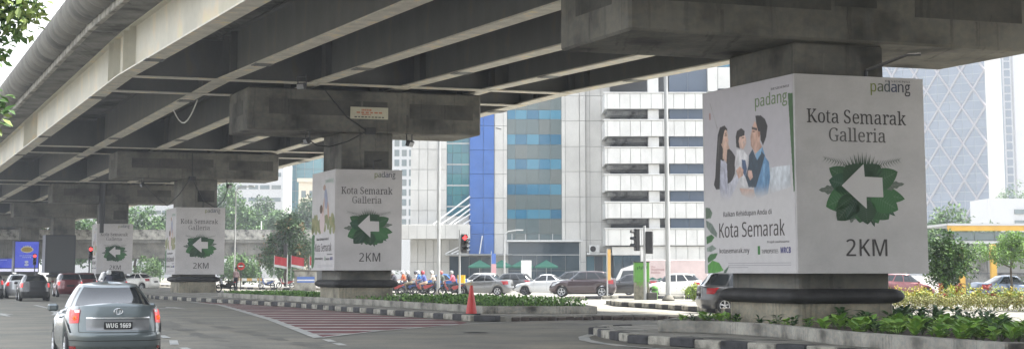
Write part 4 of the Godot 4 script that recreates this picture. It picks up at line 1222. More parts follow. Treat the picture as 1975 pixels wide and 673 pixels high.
func far_buildings():
	# white block with a grid of windows behind the second sign
	var t := thing("apartment_tower", "white tower with a fine grid of small windows beside the office block", "building", W(-21.5, 330))
	bx(t, "wall", Vector3(0, 22, -6), Vector3(8.6, 44, 11.8), M["far_white"])
	for i in 6:
		for j in 13:
			bx(t, "window", Vector3(-3.6 + 1.42 * i, 9.0 + 1.9 * j, 0.0 - 0.08), Vector3(0.95, 1.25, 0.1), M["pane_grey%d" % ((i + j) % 3)])
	# left group beyond the flyover
	t = thing("office_block", "white far office block with square windows behind the flyover trees", "building", W(-64.5, 400))
	bx(t, "wall", Vector3(0, 15, -8), Vector3(22, 30, 15.8), M["far_white"])
	for i in 8:
		for j in 6: bx(t, "window", Vector3(-9.4 + 2.68 * i, 12.3 + 2.9 * j, -0.08), Vector3(2.2, 0.95, 0.1), M["pane_grey%d" % ((i * 2 + j) % 3)])
	t = thing("glass_tower", "blue-green glass tower with a white edge fin seen past the third pier cap", "building", W(-52.0, 420))
	bx(t, "wall", Vector3(0, 20, -8), Vector3(19, 40, 15.8), M["joint"])
	tiles(t, "pane", steps(-9.5, 9.5, 9), steps(5.0, 37.0, 12), 0.1, 0.2, [M["pane_teal0"], M["pane_teal1"], M["pane_teal2"]], 0.12)
	bx(t, "fin", Vector3(-6.4, 19, 0.5), Vector3(1.5, 36, 0.8), M["far_white"])
	t = thing("beige_block", "cream stepped block with dark windows beside the second sign's top", "building", W(-43.6, 380))
	bx(t, "wall", Vector3(0, 11.0, -6), Vector3(7.6, 22, 11.8), M["far_beige"])
	bx(t, "cornice", Vector3(0, 21.6, 0.2), Vector3(8.2, 0.8, 0.6), M["far_beige"])
	for i in 4:
		for j in 5: bx(t, "window", Vector3(-2.7 + 1.8 * i, 8.5 + 2.5 * j, -0.08), Vector3(1.0, 1.5, 0.1), M["pane_grey1"])
	t = thing("distant_block", "pale far block with blurred balconies over the flyover by the fourth sign", "building", W(-93.0, 410))
	bx(t, "wall", Vector3(0, 13, -8), Vector3(34, 26, 15.8), M["far_white"])
	for i in 14:
		for j in 4: bx(t, "window", Vector3(-15 + 2.3 * i, 12.5 + 3.0 * j, -0.08), Vector3(2.0, 0.9, 0.1), M["pane_grey%d" % ((i + j) % 3)])
	# concrete flyover crossing behind the trees
	t = thing("flyover", "weathered concrete flyover crossing behind the street trees", "flyover", W(-65, 260))
	bx(t, "parapet", Vector3(0, 7.1, 0), Vector3(84, 1.46, 0.3), M["concrete_pale"])
	bx(t, "deck", Vector3(0, 6.1, -5.0), Vector3(84, 0.5, 10.2), M["concrete"])
	bx(t, "girder", Vector3(0, 4.7, -0.9), Vector3(84, 2.3, 0.8), M["concrete"])
	bx(t, "girder", Vector3(0, 4.7, -8.5), Vector3(84, 2.3, 0.8), M["concrete"])
	for x in [-34, -10, 14, 36]: bx(t, "column", Vector3(x, 1.75, -4.8), Vector3(2.0, 3.6, 2.0), M["concrete"], 0.1)
	for x in [-30, -24, 2, 19, 27]:
		var b := MB.new(); b.tube(Vector3(x, 7.84, 0), Vector3(x, 9.1, 0), 0.09, 0.07, 6)
		part(t, "railing_post", b.mesh(), M["white_paint"])
	# right side: the tower with the diagonal lattice
	t = thing("lattice_tower", "hazy blue glass tower wrapped in a pale diamond lattice", "building", W(167.3, 600, -0.02), -36)
	var hx := 4.35; var hy := 6.45
	bx(t, "wall", Vector3(-24.2, 60, -8.2), Vector3(48.4, 120, 16), M["joint"])
	tiles(t, "pane", steps(-48.3, -0.1, 11), steps(10.0, 119.0, 34), 0.0, 0.15, [M["pane_sky0"], M["pane_sky1"], M["pane_sky2"]], 0.16)
	for r in 14:
		for k in 11:
			for s in [-1.0, 1.0]:
				var x0: float = -47.85 + hx * k
				var y0: float = 14.0 + hy * r
				var up: bool = (k + r) % 2 == 0
				if (s > 0) != up: continue
				var b := MB.new()
				var p := Vector3(x0, y0 if up else y0 + hy, 0.35); var q := Vector3(x0 + hx, y0 + hy if up else y0, 0.35)
				b.tube(p, q, 0.42, 0.42, 4, Color.WHITE, false)
				part(t, "lattice_bar", b.mesh(), M["lattice"])
	t = thing("white_tower", "hazy white tower with narrow vertical window strips beside the lattice tower", "building", W(192, 650))
	bx(t, "wall", Vector3(0, 60, -10.2), Vector3(34, 120, 20), M["far_white"])
	for j in 30:
		var y := 30.0 + 3.1 * j
		bx(t, "window", Vector3(-6.7, y, 0.0), Vector3(1.7, 2.5, 0.5), M["pane_sky2"]); bx(t, "window", Vector3(-2.3, y, 0.0), Vector3(2.1, 2.5, 0.5), M["pane_sky2"])
	bx(t, "glass_strip", Vector3(-4.9, 75, 0.05), Vector3(1.5, 92, 0.5), M["pane_sky1"])
	bx(t, "fin", Vector3(-0.2, 75, 0.1), Vector3(0.5, 92, 0.6), M["lattice"])
	t = thing("low_white_building", "low white building with strip windows in front of the hazy towers", "building", W(90.5, 300))
	bx(t, "wall", Vector3(0, 7.1, -6.2), Vector3(14, 14.2, 12), M["far_white"])
	for y in [11.9, 10.0]: bx(t, "strip_window", Vector3(2.2, y, -0.1), Vector3(9.4, 0.8, 0.3), M["pane_grey1"])
	t = thing("yellow_station", "low building with a yellow roof edge and grey window strip", "building", W(40, 125))
	bx(t, "roof", Vector3(0, 5.0, -3.0), Vector3(17, 0.16, 8.2), M["far_white"])
	bx(t, "roof_edge", Vector3(0, 4.75, 0.9), Vector3(17, 0.42, 0.25), M["yellow_paint"])
	bx(t, "wall", Vector3(0, 2.2, -4.0), Vector3(16, 4.4, 0.3), M["deck_grey"])
	tiles(t, "window_pane", steps(-8.0, 8.0, 11), [3.85, 4.5], 0.75, 0.06, [M["pane_grey0"], M["pane_grey1"]], 0.06)
	bx(t, "beam", Vector3(0, 3.72, 0.7), Vector3(16.4, 0.2, 0.3), M["galvanised"])
	for x in [-7.5, -5.2, -1.0, 3.5]: bx(t, "column", Vector3(x, 1.8, 0.6), Vector3(0.42, 3.6, 0.42), M["yellow_paint"], 0.03)
	tiles(t, "wall_panel", steps(-8.0, 8.0, 9), [0.1, 1.5, 3.2], -3.6, 0.1, [M["soffit"], M["galvanised"]], 0.05)

# ---------------------------------------------------------------- vehicles
class Car:
	# an outline described by a few curves; forward is -z
	var L := 4.3; var Wd := 1.7; var H := 1.46
	var n := 5.0
	var wheel_r := 0.31
	var axle_f := -1.33; var axle_r := 1.22
	var sill := 0.2
	var sh := []            # shoulder height along z: [z, y] pairs
	var cab := {}           # cabin: base front z, base rear z, roof front z, roof rear z, roof height
	var w_t := [0.93, 0.985, 1.0, 0.995, 0.965, 0.92]
	var f_t := [0.90, 0.985, 1.0, 0.99, 0.97, 0.93]
	var r_t := [0.93, 0.99, 1.0, 0.975, 0.965, 0.945]

	static func tab(a: Array, t: float) -> float:
		var x := clampf(t, 0, 1) * (a.size() - 1)
		var i := mini(int(x), a.size() - 2)
		var f := x - i
		return lerpf(a[i], a[i + 1], f * f * (3 - 2 * f) * 0.5 + f * 0.5)

	static func curve(a: Array, z: float) -> float:
		if z <= a[0][0]: return a[0][1]
		for i in a.size() - 1:
			if z <= a[i + 1][0]:
				var f: float = (z - a[i][0]) / (a[i + 1][0] - a[i][0])
				return lerpf(a[i][1], a[i + 1][1], f)
		return a[-1][1]

	func bottom(z: float) -> float:
		var b := sill
		for ax in [axle_f, axle_r]:
			var d: float = absf(z - ax)
			var R := wheel_r + 0.055
			if d < R: b = maxf(b, wheel_r + sqrt(R * R - d * d))
		return b

	func low(phi: float, t: float, out := 0.0) -> Vector3:      # lower body; phi 0 = right side, 90 = rear middle
		var cs := cos(phi); var sn := sin(phi)
		var x := signf(cs) * pow(absf(cs), 2.0 / n); var z := signf(sn) * pow(absf(sn), 2.0 / n)
		var px := x * Wd * 0.5 * tab(w_t, t)
		var pz := z * L * 0.5 * (tab(r_t, t) if z > 0 else tab(f_t, t))
		var b := bottom(pz) if absf(x) > 0.9 else sill
		var o := Vector3(px, lerpf(b, curve(sh, pz), t), pz)
		if out != 0.0: o += Vector3(signf(x) * pow(absf(x), n - 1) / (Wd * 0.5), 0, signf(z) * pow(absf(z), n - 1) / (L * 0.5)).normalized() * out
		return o

	func top(phi: float, t: float, out := 0.0) -> Vector3:      # cabin
		var cs := cos(phi); var sn := sin(phi)
		var m := 4.2
		var x := signf(cs) * pow(absf(cs), 2.0 / m); var z := signf(sn) * pow(absf(sn), 2.0 / m)
		var e := t - 0.10 * sin(PI * t)
		var zf := lerpf(cab.bf, cab.tf, t + 0.08 * sin(PI * t)); var zr := lerpf(cab.br, cab.tr, t + 0.08 * sin(PI * t))
		var c := (zf + zr) * 0.5; var h := (zr - zf) * 0.5
		var pz := c + z * h
		var hw: float = Wd * 0.5 * lerpf(cab.get("wb", 0.93), cab.get("wt", 0.70), e)
		var o := Vector3(x * hw, lerpf(curve(sh, pz) - 0.02, cab.h - 0.035 * pow(absf(z), 3), t), pz)
		if out != 0.0: o += Vector3(signf(x) * pow(absf(x), m - 1) / hw, 0.25 / hw, signf(z) * pow(absf(z), m - 1) / h).normalized() * out
		return o

	func phi_top(z: float, t: float) -> float:
		var zf := lerpf(cab.bf, cab.tf, t + 0.08 * sin(PI * t)); var zr := lerpf(cab.br, cab.tr, t + 0.08 * sin(PI * t))
		var q: float = clampf((z - (zf + zr) * 0.5) / ((zr - zf) * 0.5), -0.999, 0.999)
		return signf(q) * asin(pow(absf(q), 2.1))

	func phi_low(z: float) -> float:
		var q: float = clampf(z / (L * 0.5 * 0.98), -0.999, 0.999)
		return signf(q) * asin(pow(absf(q), n * 0.5))

	func phis() -> Array:
		var r := []
		for i in 40: r.append(phi_low(lerpf(-0.86, 0.86, i / 39.0) * L * 0.5))
		for i in range(1, 16): r.append(lerpf(r[39], PI - r[39], i / 16.0))
		for i in 40: r.append(PI - r[39 - i])
		for i in range(1, 16): r.append(lerpf(PI - r[0], TAU + r[0], i / 16.0))
		return r

	func shell() -> ArrayMesh:
		var b := MB.new()
		var ps := phis()
		var rows := []
		for k in 11:
			var t := k / 10.0
			var line := []
			for p in ps: line.append(low(p, t))
			rows.append(line)
		for u in [0.06, 0.2, 0.5, 0.8, 1.0]:
			var line := []
			for p in ps:
				var o := low(p, 1.0)
				line.append(Vector3(o.x * (1 - u), o.y + 0.055 * (1 - pow(1 - u, 2.5)), o.z * (1.0 - 0.02 * u)))
			rows.append(line)
		b.grid(rows, Color.WHITE, true)
		return b.mesh()

	func cabin() -> ArrayMesh:
		var b := MB.new()
		var ps := []
		for i in 72: ps.append(TAU * i / 72.0)
		var rows := []
		for k in 9:
			var line := []
			for p in ps: line.append(top(p, k / 8.0))
			rows.append(line)
		for u in [0.08, 0.25, 0.55, 1.0]:
			var line := []
			for p in ps:
				var o := top(p, 1.0)
				var mid: float = (cab.tf + cab.tr) * 0.5
				line.append(Vector3(o.x * (1 - u), o.y + 0.05 * (1 - pow(1 - u, 2.2)), mid + (o.z - mid) * (1 - u * 0.85)))
			rows.append(line)
		b.grid(rows, Color.WHITE, true)
		return b.mesh()

	func patch(upper: bool, p0: float, p1: float, q0: float, q1: float, t0: float, t1: float, out: float, k := 8) -> ArrayMesh:   # p at the lower edge, q at the upper
		var b := MB.new()
		var rows := []
		for i in k:
			var f := i / float(k - 1)
			var line := []
			for j in k:
				var g := j / float(k - 1)
				var p := lerpf(lerpf(p0, p1, g), lerpf(q0, q1, g), f)
				line.append(top(p, lerpf(t0, t1, f), out) if upper else low(p, lerpf(t0, t1, f), out))
			rows.append(line)
		b.grid(rows)
		return b.mesh()

	func side_glass(za: float, zb: float, zc: float, zd: float, t0: float, t1: float, right: bool, out := 0.006) -> ArrayMesh:   # za..zb lower edge, zc..zd upper edge
		var b := MB.new()
		var rows := []
		for i in 6:
			var f := i / 5.0
			var t := lerpf(t0, t1, f)
			var line := []
			for j in 10:
				var z := lerpf(lerpf(za, zb, j / 9.0), lerpf(zc, zd, j / 9.0), f)
				var p := phi_top(z, t)
				line.append(top(p if right else PI - p, t, out))
			rows.append(line)
		b.grid(rows)
		return b.mesh()

var wheel_cache := {}
func wheel(parent: Node, at: Vector3, r: float, right: bool, dark_rim := false):
	var key := "%.3f" % r
	if not wheel_cache.has(key):
		var b := MB.new()
		var w := 0.2
		b.lathe([Vector2(r * 0.62, -w * 0.5), Vector2(r * 0.86, -w * 0.52), Vector2(r * 0.97, -w * 0.42), Vector2(r, -w * 0.2), Vector2(r, w * 0.2), Vector2(r * 0.97, w * 0.42), Vector2(r * 0.86, w * 0.52), Vector2(r * 0.66, w * 0.5), Vector2(r * 0.62, w * 0.2), Vector2(0.0, w * 0.1)], Vector3.ZERO, Vector3.RIGHT, 28)
		var q := MB.new()
		q.lathe([Vector2(r * 0.68, w * 0.51), Vector2(r * 0.60, w * 0.5), Vector2(r * 0.58, w * 0.3)], Vector3.ZERO, Vector3.RIGHT, 28)
		q.lathe([Vector2(r * 0.17, w * 0.42), Vector2(r * 0.12, w * 0.47), Vector2(0, w * 0.47)], Vector3.ZERO, Vector3.RIGHT, 12)
		for i in 5:
			for s in [-0.13, 0.13]:
				var a: float = TAU * i / 5 + s
				var d := Vector3(0, cos(a), sin(a))
				q.tube(Vector3(w * 0.40, 0, 0) + d * r * 0.1, Vector3(w * 0.46, 0, 0) + d * r * 0.62, r * 0.055, r * 0.05, 5)
		wheel_cache[key] = [b.mesh(), q.mesh()]
	var o := part(parent, "wheel", wheel_cache[key][0], M["tyre"], at, 0.0 if right else 180.0)
	part(o, "rim", wheel_cache[key][1], M["rim_dark"] if dark_rim else M["rim"])

func car_kind(kind: String) -> Car:
	var c := Car.new()
	if kind == "sedan":
		c.L = 4.35; c.Wd = 1.72; c.H = 1.46
		c.sh = [[-2.2, 0.64], [-1.9, 0.74], [-1.1, 0.90], [-0.6, 0.95], [0.6, 1.0], [1.5, 1.05], [1.95, 1.075], [2.2, 1.05]]
		c.cab = {"bf": -1.05, "br": 1.60, "tf": -0.28, "tr": 0.72, "h": 1.45, "wb": 0.89, "wt": 0.60}
	elif kind == "hatch":
		c.L = 3.95; c.Wd = 1.7
		c.sh = [[-2.0, 0.66], [-1.7, 0.77], [-1.0, 0.93], [0.6, 1.0], [2.0, 1.06]]
		c.cab = {"bf": -1.15, "br": 1.93, "tf": -0.35, "tr": 1.45, "h": 1.52}
		c.axle_f = -1.25; c.axle_r = 1.22
		c.r_t = [0.93, 0.985, 1.0, 0.985, 0.985, 0.975]
	elif kind == "suv":
		c.L = 4.5; c.Wd = 1.84; c.wheel_r = 0.35
		c.sh = [[-2.2, 0.86], [-1.9, 0.96], [-1.1, 1.08], [0.6, 1.13], [2.2, 1.18]]
		c.cab = {"bf": -1.1, "br": 2.1, "tf": -0.3, "tr": 1.55, "h": 1.68}
		c.axle_f = -1.38; c.axle_r = 1.3; c.sill = 0.26
		c.r_t = [0.93, 0.985, 1.0, 0.985, 0.985, 0.975]
	else:                        # mpv
		c.L = 4.4; c.Wd = 1.75; c.wheel_r = 0.32
		c.sh = [[-2.2, 0.72], [-1.95, 0.84], [-1.3, 0.98], [0.6, 1.03], [2.2, 1.1]]
		c.cab = {"bf": -1.45, "br": 2.12, "tf": -0.45, "tr": 1.65, "h": 1.66}
		c.axle_f = -1.38; c.axle_r = 1.3
		c.r_t = [0.93, 0.985, 1.0, 0.985, 0.985, 0.975]
	return c

var shells := {}
func car(kind: String, label: String, at: Vector3, turn: float, body: Material, lit := false, plate := "", dark_rim := false, group := "cars on the cross street", glass_col := "glass_dark") -> Node3D:
	var t := thing("parked_car" if group == "none" else "car", label, "car", at, turn, group)
	var c := car_kind(kind)
	if not shells.has(kind): shells[kind] = [c.shell(), c.cabin()]
	part(t, "body", shells[kind][0], body)
	part(t, "roof", shells[kind][1], body)
	var gl: Material = M[glass_col]
	var sedan := kind == "sedan"
	part(t, "windscreen", c.patch(true, -PI / 2 - 1.02, -PI / 2 + 1.02, -PI / 2 - 0.98, -PI / 2 + 0.98, 0.10, 0.93, 0.006, 10), gl)
	part(t, "rear_window", c.patch(true, PI / 2 - 0.93, PI / 2 + 0.93, PI / 2 - 0.86, PI / 2 + 0.86, 0.12 if sedan else 0.2, 0.93, 0.006, 10), gl)
	for right in [true, false]:
		var f: float = c.cab.bf; var r: float = c.cab.br; var tf: float = c.cab.tf; var tr: float = c.cab.tr
		var mid := 0.28
		var win1 := part(t, "side_window", c.side_glass(f + 0.42, mid - 0.03, tf + 0.16, mid - 0.03, 0.12, 0.90, right), gl)
		var rear_end := r - 0.62 if sedan else r - 0.95
		var rear_top := tr - 0.12 if sedan else tr - 0.75
		part(t, "side_window", c.side_glass(mid + 0.03, rear_end, mid + 0.03, rear_top, 0.12, 0.90, right), gl)
		if not sedan: part(t, "side_window", c.side_glass(r - 0.88, r - 0.28, tr - 0.68, tr - 0.2, 0.16, 0.88, right), gl)
		var flip := func(p): return p if right else PI - p
		# doors: the shut lines are real narrow strips of dark rubber seal
		for z in [f + 0.38, mid, rear_end + 0.12]:
			var p := c.phi_low(z)
			part(t, "door_seal", c.patch(false, flip.call(p), flip.call(c.phi_low(z + 0.018)), flip.call(p), flip.call(c.phi_low(z + 0.018)), 0.05 if z != rear_end + 0.12 else 0.45, 0.99, 0.002, 5), M["tyre"])
		for z in [mid - 0.22, rear_end - 0.12]:
			var h := c.low(flip.call(c.phi_low(z)), 0.82, 0.015)
			bx(t, "door_handle", h, Vector3(0.035, 0.03, 0.2), body, 0.008)
		var mz: float = f + 0.42
		var mp := c.low(flip.call(c.phi_low(mz)), 0.99) + Vector3(0.13 if right else -0.13, 0.06, 0)
		bx(t, "mirror", mp, Vector3(0.2, 0.14, 0.12), body, 0.035)
		wheel(t, Vector3((c.Wd * 0.5 - 0.115) * (1 if right else -1), c.wheel_r, c.axle_f), c.wheel_r, right, dark_rim)
		wheel(t, Vector3((c.Wd * 0.5 - 0.115) * (1 if right else -1), c.wheel_r, c.axle_r), c.wheel_r, right, dark_rim)
		# lamps wrap round the corners
		var tl: Material = M["tail_lit"] if lit else M["tail_off"]
		var a0 := deg_to_rad(24.0); var a1 := deg_to_rad(56.0)
		part(t, "tail_light", c.patch(false, flip.call(a0 + 0.12), flip.call(a1), flip.call(a0), flip.call(a1 - 0.02), 0.66, 0.93, 0.012, 8), tl)
		part(t, "head_light", c.patch(false, flip.call(-deg_to_rad(26)), flip.call(-deg_to_rad(58)), flip.call(-deg_to_rad(22)), flip.call(-deg_to_rad(52)), 0.68, 0.93, 0.012, 8), M["head_lens"])
	# bumpers, plates, underside
	part(t, "rear_bumper", c.patch(false, deg_to_rad(18), PI - deg_to_rad(18), deg_to_rad(16), PI - deg_to_rad(16), 0.02, 0.46, 0.02, 16), body)
	part(t, "front_bumper", c.patch(false, -deg_to_rad(18), -PI + deg_to_rad(18), -deg_to_rad(16), -PI + deg_to_rad(16), 0.02, 0.40, 0.02, 16), body)
	part(t, "grille", c.patch(false, -PI / 2 - 0.5, -PI / 2 + 0.5, -PI / 2 - 0.6, -PI / 2 + 0.6, 0.56, 0.80, 0.01, 6), M["tyre"])
	bx(t, "underside", Vector3(0, 0.33, 0), Vector3(c.Wd * 0.80, 0.3, c.L * 0.86), M["tyre"])
	var py := c.low(PI / 2, 0.60, 0.0)
	var pl := Node3D.new()
	pl.name = "number_plate"
	t.add_child(pl)
	pl.position = c.low(PI / 2, 0.62, 0.03)
	bx(pl, "plate", Vector3.ZERO, Vector3(0.5, 0.125, 0.016), M["tyre"], 0.004)
	if plate != "":
		letters(pl, "plate_number", plate, "Droid Sans", true, -0.22, -0.042, 0.44, 0.084, M["white_paint"], 0.012)
	return t

func vehicles():
	mat("rim_dark", Color(0.12, 0.12, 0.13), 0.35, 0.6)
	mat("head_lens", Color(0.55, 0.57, 0.6), 0.1)
	mat("tail_off", Color(0.28, 0.012, 0.015), 0.2)
	glow("tail_lit", Color(0.55, 0.012, 0.01), 0.42)
	mat("glass_clear", Color(0.05, 0.065, 0.075), 0.04)
	var silver := paint("paint_silver", Color(0.115, 0.14, 0.147), 0.5)
	var white := paint("paint_white", Color(0.72, 0.71, 0.67), 0.0)
	var pearl := paint("paint_pearl", Color(0.60, 0.61, 0.62), 0.2)
	var grey := paint("paint_grey", Color(0.17, 0.175, 0.18), 0.4)
	var brown := paint("paint_brown", Color(0.055, 0.035, 0.04), 0.3)
	var black := paint("paint_black", Color(0.015, 0.015, 0.017), 0.1)
	var blue := paint("paint_blue", Color(0.02, 0.13, 0.42), 0.3)
	var maroon := paint("paint_maroon", Color(0.14, 0.025, 0.03), 0.3)
	var slate := paint("paint_slate", Color(0.13, 0.17, 0.24), 0.4)
	var dark := paint("paint_graphite", Color(0.06, 0.062, 0.067), 0.4)

	# the sedan ahead, braking
	var t := car("sedan", "silver grey sedan braking in the lane with a black number plate", W(-7.75, 32.9), 19.5, silver, true, "WUG 1669", false, "queue of cars under the viaduct")
	var c := car_kind("sedan")
	part(t, "boot_seam", c.patch(false, deg_to_rad(58), PI - deg_to_rad(58), deg_to_rad(58), PI - deg_to_rad(58), 0.475, 0.485, 0.004, 10), M["tyre"])
	part(t, "plate_surround", c.patch(false, deg_to_rad(71), PI - deg_to_rad(71), deg_to_rad(69), PI - deg_to_rad(69), 0.52, 0.74, 0.006, 8), grey)
	part(t, "boot_handle", c.patch(false, deg_to_rad(70), PI - deg_to_rad(70), deg_to_rad(70), PI - deg_to_rad(70), 0.755, 0.785, 0.03, 8), M["chrome"])
	for s in [-1.0, 1.0]:
		var a: float = PI / 2 + s * deg_to_rad(38); var e: float = PI / 2 + s * deg_to_rad(56)
		part(t, "reflector", c.patch(false, a, e, a, e, 0.13, 0.19, 0.026, 6), M["tail_off"])
	for s in [-1.0, 1.0]:                                        # the amber core of each brake lamp
		var o := c.low(PI / 2 + s * deg_to_rad(43), 0.76, 0.02)
		var q := MB.new(); q.lathe([Vector2(0.045, 0), Vector2(0.04, 0.012), Vector2(0, 0.018)], o, Vector3(-s * 0.55, 0, 0.83).normalized(), 14)
		part(t, "lamp_core", q.mesh(), glow("lamp_core", Color(1.0, 0.10, 0.02), 0.5))
	var bd := MB.new()
	for i in 20:
		var t0 := TAU * i / 20; var t1 := TAU * (i + 1) / 20
		bd.tube(Vector3(cos(t0) * 0.075, sin(t0) * 0.052, 0), Vector3(cos(t1) * 0.075, sin(t1) * 0.052, 0), 0.009, 0.009, 5)
		bd.tube(Vector3(cos(t0) * 0.03, sin(t0) * 0.048, 0), Vector3(cos(t1) * 0.03, sin(t1) * 0.048, 0), 0.007, 0.007, 5)
	part(t, "badge", bd.mesh(), M["chrome"], c.low(PI / 2, 0.9, 0.012))
	# inner clear band of each tail lamp, and the boot lid's side gaps
	for s in [-1.0, 1.0]:
		var fl := func(p): return PI / 2 + s * (PI / 2 - p)
		part(t, "lamp_band", c.patch(false, fl.call(deg_to_rad(44)), fl.call(deg_to_rad(56)), fl.call(deg_to_rad(40)), fl.call(deg_to_rad(54)), 0.87, 0.925, 0.016, 6), M["head_lens"])
		part(t, "boot_seam", c.patch(false, fl.call(deg_to_rad(57)), fl.call(deg_to_rad(57.8)), fl.call(deg_to_rad(50)), fl.call(deg_to_rad(50.8)), 0.48, 0.99, 0.004, 8), M["tyre"])
	part(t, "bumper_seam", c.patch(false, deg_to_rad(20), PI - deg_to_rad(20), deg_to_rad(20), PI - deg_to_rad(20), 0.30, 0.315, 0.024, 16), M["tyre"])
	bx(t, "brake_light", c.top(PI / 2, 0.16, 0.02), Vector3(0.3, 0.035, 0.03), M["tail_lit"], 0.006)

	var q := "queue of cars under the viaduct"
	car("sedan", "black sedan with lit brake lights waiting beside the left lane line", W(-27.4, 98.6), 19, black, true, "", false, q)
	car("suv", "dark grey tall car with a lit brake light waiting behind the blue screen", W(-32.3, 106.0), 20, dark, true, "", false, q)
	car("sedan", "pale grey car half hidden beside the black sedan", W(-31.1, 108.5), 20, pearl, true, "", false, q)
	car("hatch", "dark red hatchback waiting beyond the black sedan", W(-29.4, 114.0), 20, maroon, true, "", false, q)
	car("hatch", "dark red hatchback standing ahead under the dark screen", W(-30.2, 121.5), 20, maroon, true, "", false, q)
	car("mpv", "dark people carrier with tall brake lights seen over the silver sedan", W(-25.6, 110.0), 20, black, true, "", false, q)
	car("sedan", "dark car far up the queue by the blue screens", W(-40.0, 131.0), 20, dark, true, "", false, q)
	car("sedan", "white sedan standing beyond the third pier's foot", W(-33.5, 154.0), 62, white, false, "", false, "cars on the cross street")

	car("sedan", "grey sedan stopped behind the delivery motorcycle", W(-2.05, 122.0, -0.03), 78, grey)
	car("sedan", "silver white sedan stopped between the grey sedan and brown car", W(2.35, 124.6, -0.03), 80, pearl, false, "", true)
	car("suv", "brown sport utility car waiting in the cross street", W(4.75, 115.2, -0.03), 84, brown)
	car("mpv", "dark car roof showing behind the silver white sedan", W(4.6, 134.0, -0.03), 80, dark)
	car("sedan", "black sedan waiting behind the brown car", W(8.1, 119.6, -0.03), 84, black)
	car("hatch", "white hatchback beside the lamp post", W(10.55, 113.4, -0.03), 84, white)
	car("sedan", "silver car behind the white hatchback's tail", W(14.6, 124.5, -0.03), 84, pearl)
	car("sedan", "bright blue sedan behind the motorcycles", W(-5.6, 134.5, -0.03), 80, blue)
	car("hatch", "white car behind the yellow delivery box", W(-2.7, 138.0, -0.03), 80, white)
	car("hatch", "dark hatchback hidden behind the grey sedan's boot", W(-0.3, 132.0, -0.03), 80, dark)
	car("sedan", "black sedan in the far lane behind the white hatchback", W(11.6, 130.5, -0.03), 82, black)
	car("mpv", "dark grey people carrier turning past the largest sign", W(9.85, 71.4, -0.03), -82, dark)
	car("sedan", "slate blue sedan passing behind the yellow hedge", W(26.6, 92.0, -0.03), -80, slate)
	car("hatch", "red car far behind the hedge beside the largest sign", W(25.2, 111.0, -0.03), -80, maroon)
	truck()

func truck():
	var t := thing("box_lorry", "small white lorry with a pale pink printed box body", "lorry", W(10.6, 123.5, -0.03), 84)
	# forward is -z; the box body and the cab stand on one chassis
	bx(t, "chassis", Vector3(0, 0.55, 0.2), Vector3(0.9, 0.22, 6.2), M["tyre"])
	bx(t, "cargo_box", Vector3(0, 1.62, 1.15), Vector3(1.9, 1.75, 4.5), mat("lorry_pink", Color(0.66, 0.53, 0.51), 0.5, 0, "plain", Vector3(0.3, 0.3, 0.3)), 0.04)
	var b := MB.new()
	b.extrude([Vector2(-3.1, 0.45), Vector2(-3.12, 1.15), Vector2(-2.75, 1.85), Vector2(-1.3, 2.35), Vector2(-1.2, 2.35), Vector2(-1.2, 0.45)], -0.86, 0.86)
	var cab := part(t, "cab", b.mesh(), paint("paint_lorry", Color(0.74, 0.74, 0.72), 0.0))
	cab.rotation.y = -PI / 2
	for s in [-1.0, 1.0]:
		b = MB.new()
		b.extrude([Vector2(-2.8, 1.18), Vector2(-2.6, 1.72), Vector2(-1.75, 1.75), Vector2(-1.75, 1.18)], s * 0.868 - 0.004, s * 0.868 + 0.004)
		var wn := part(t, "side_window", b.mesh(), M["glass_clear"])
		wn.rotation.y = -PI / 2
		wheel(t, Vector3(s * 0.78, 0.33, -2.2), 0.33, s > 0)
		wheel(t, Vector3(s * 0.78, 0.33, 1.9), 0.33, s > 0)
		bx(t, "head_light", Vector3(s * 0.6, 0.85, -3.13), Vector3(0.34, 0.2, 0.06), M["head_lens"], 0.02)
	b = MB.new(); b.quad(Vector3(-0.74, 1.22, -3.1), Vector3(0.74, 1.22, -3.1), Vector3(0.7, 1.8, -2.79), Vector3(-0.7, 1.8, -2.79), Color.WHITE)
	part(t, "windscreen", b.mesh(), M["glass_clear"])
	var s := Node3D.new(); s.name = "box_print"; t.add_child(s)
	s.position = Vector3(-0.955, 0.75, -1.1); s.rotation.y = -PI / 2
	letters(s, "box_lettering", "The", "Droid Serif", false, 0.5, 1.18, 0.3, 0.13, M["ink_rose"])
	letters(s, "box_lettering", "Happening", "Droid Serif", false, 0.5, 0.96, 0.95, 0.17, M["ink_rose"])
	letters(s, "box_lettering", "Bubble", "Droid Serif", false, 0.5, 0.78, 0.65, 0.14, M["ink_rose"])
	b = MB.new()
	flat(b, [Vector2(0.1, 0.05), Vector2(1.6, 0.05), Vector2(1.5, 0.3), Vector2(1.2, 0.48), Vector2(0.9, 0.4), Vector2(0.6, 0.52), Vector2(0.3, 0.36)], 0.004, Color(0.05, 0.17, 0.14))
	flat(b, [Vector2(2.2, 0.3), Vector2(3.1, 0.3), Vector2(3.0, 0.62), Vector2(2.8, 0.75), Vector2(2.55, 0.8), Vector2(2.35, 0.66)], 0.004, Color(0.42, 0.22, 0.08))
	part(s, "printed_hills", b.mesh(), M["print"])

# ---------------------------------------------------------------- street furniture
func pole(parent: Node, called: String, h: float, r0: float, r1: float, m: Material, at := Vector3.ZERO):
	var b := MB.new()
	b.tube(Vector3.ZERO, Vector3(0, h, 0), r0, r1, 12)
	part(parent, called, b.mesh(), m, at)

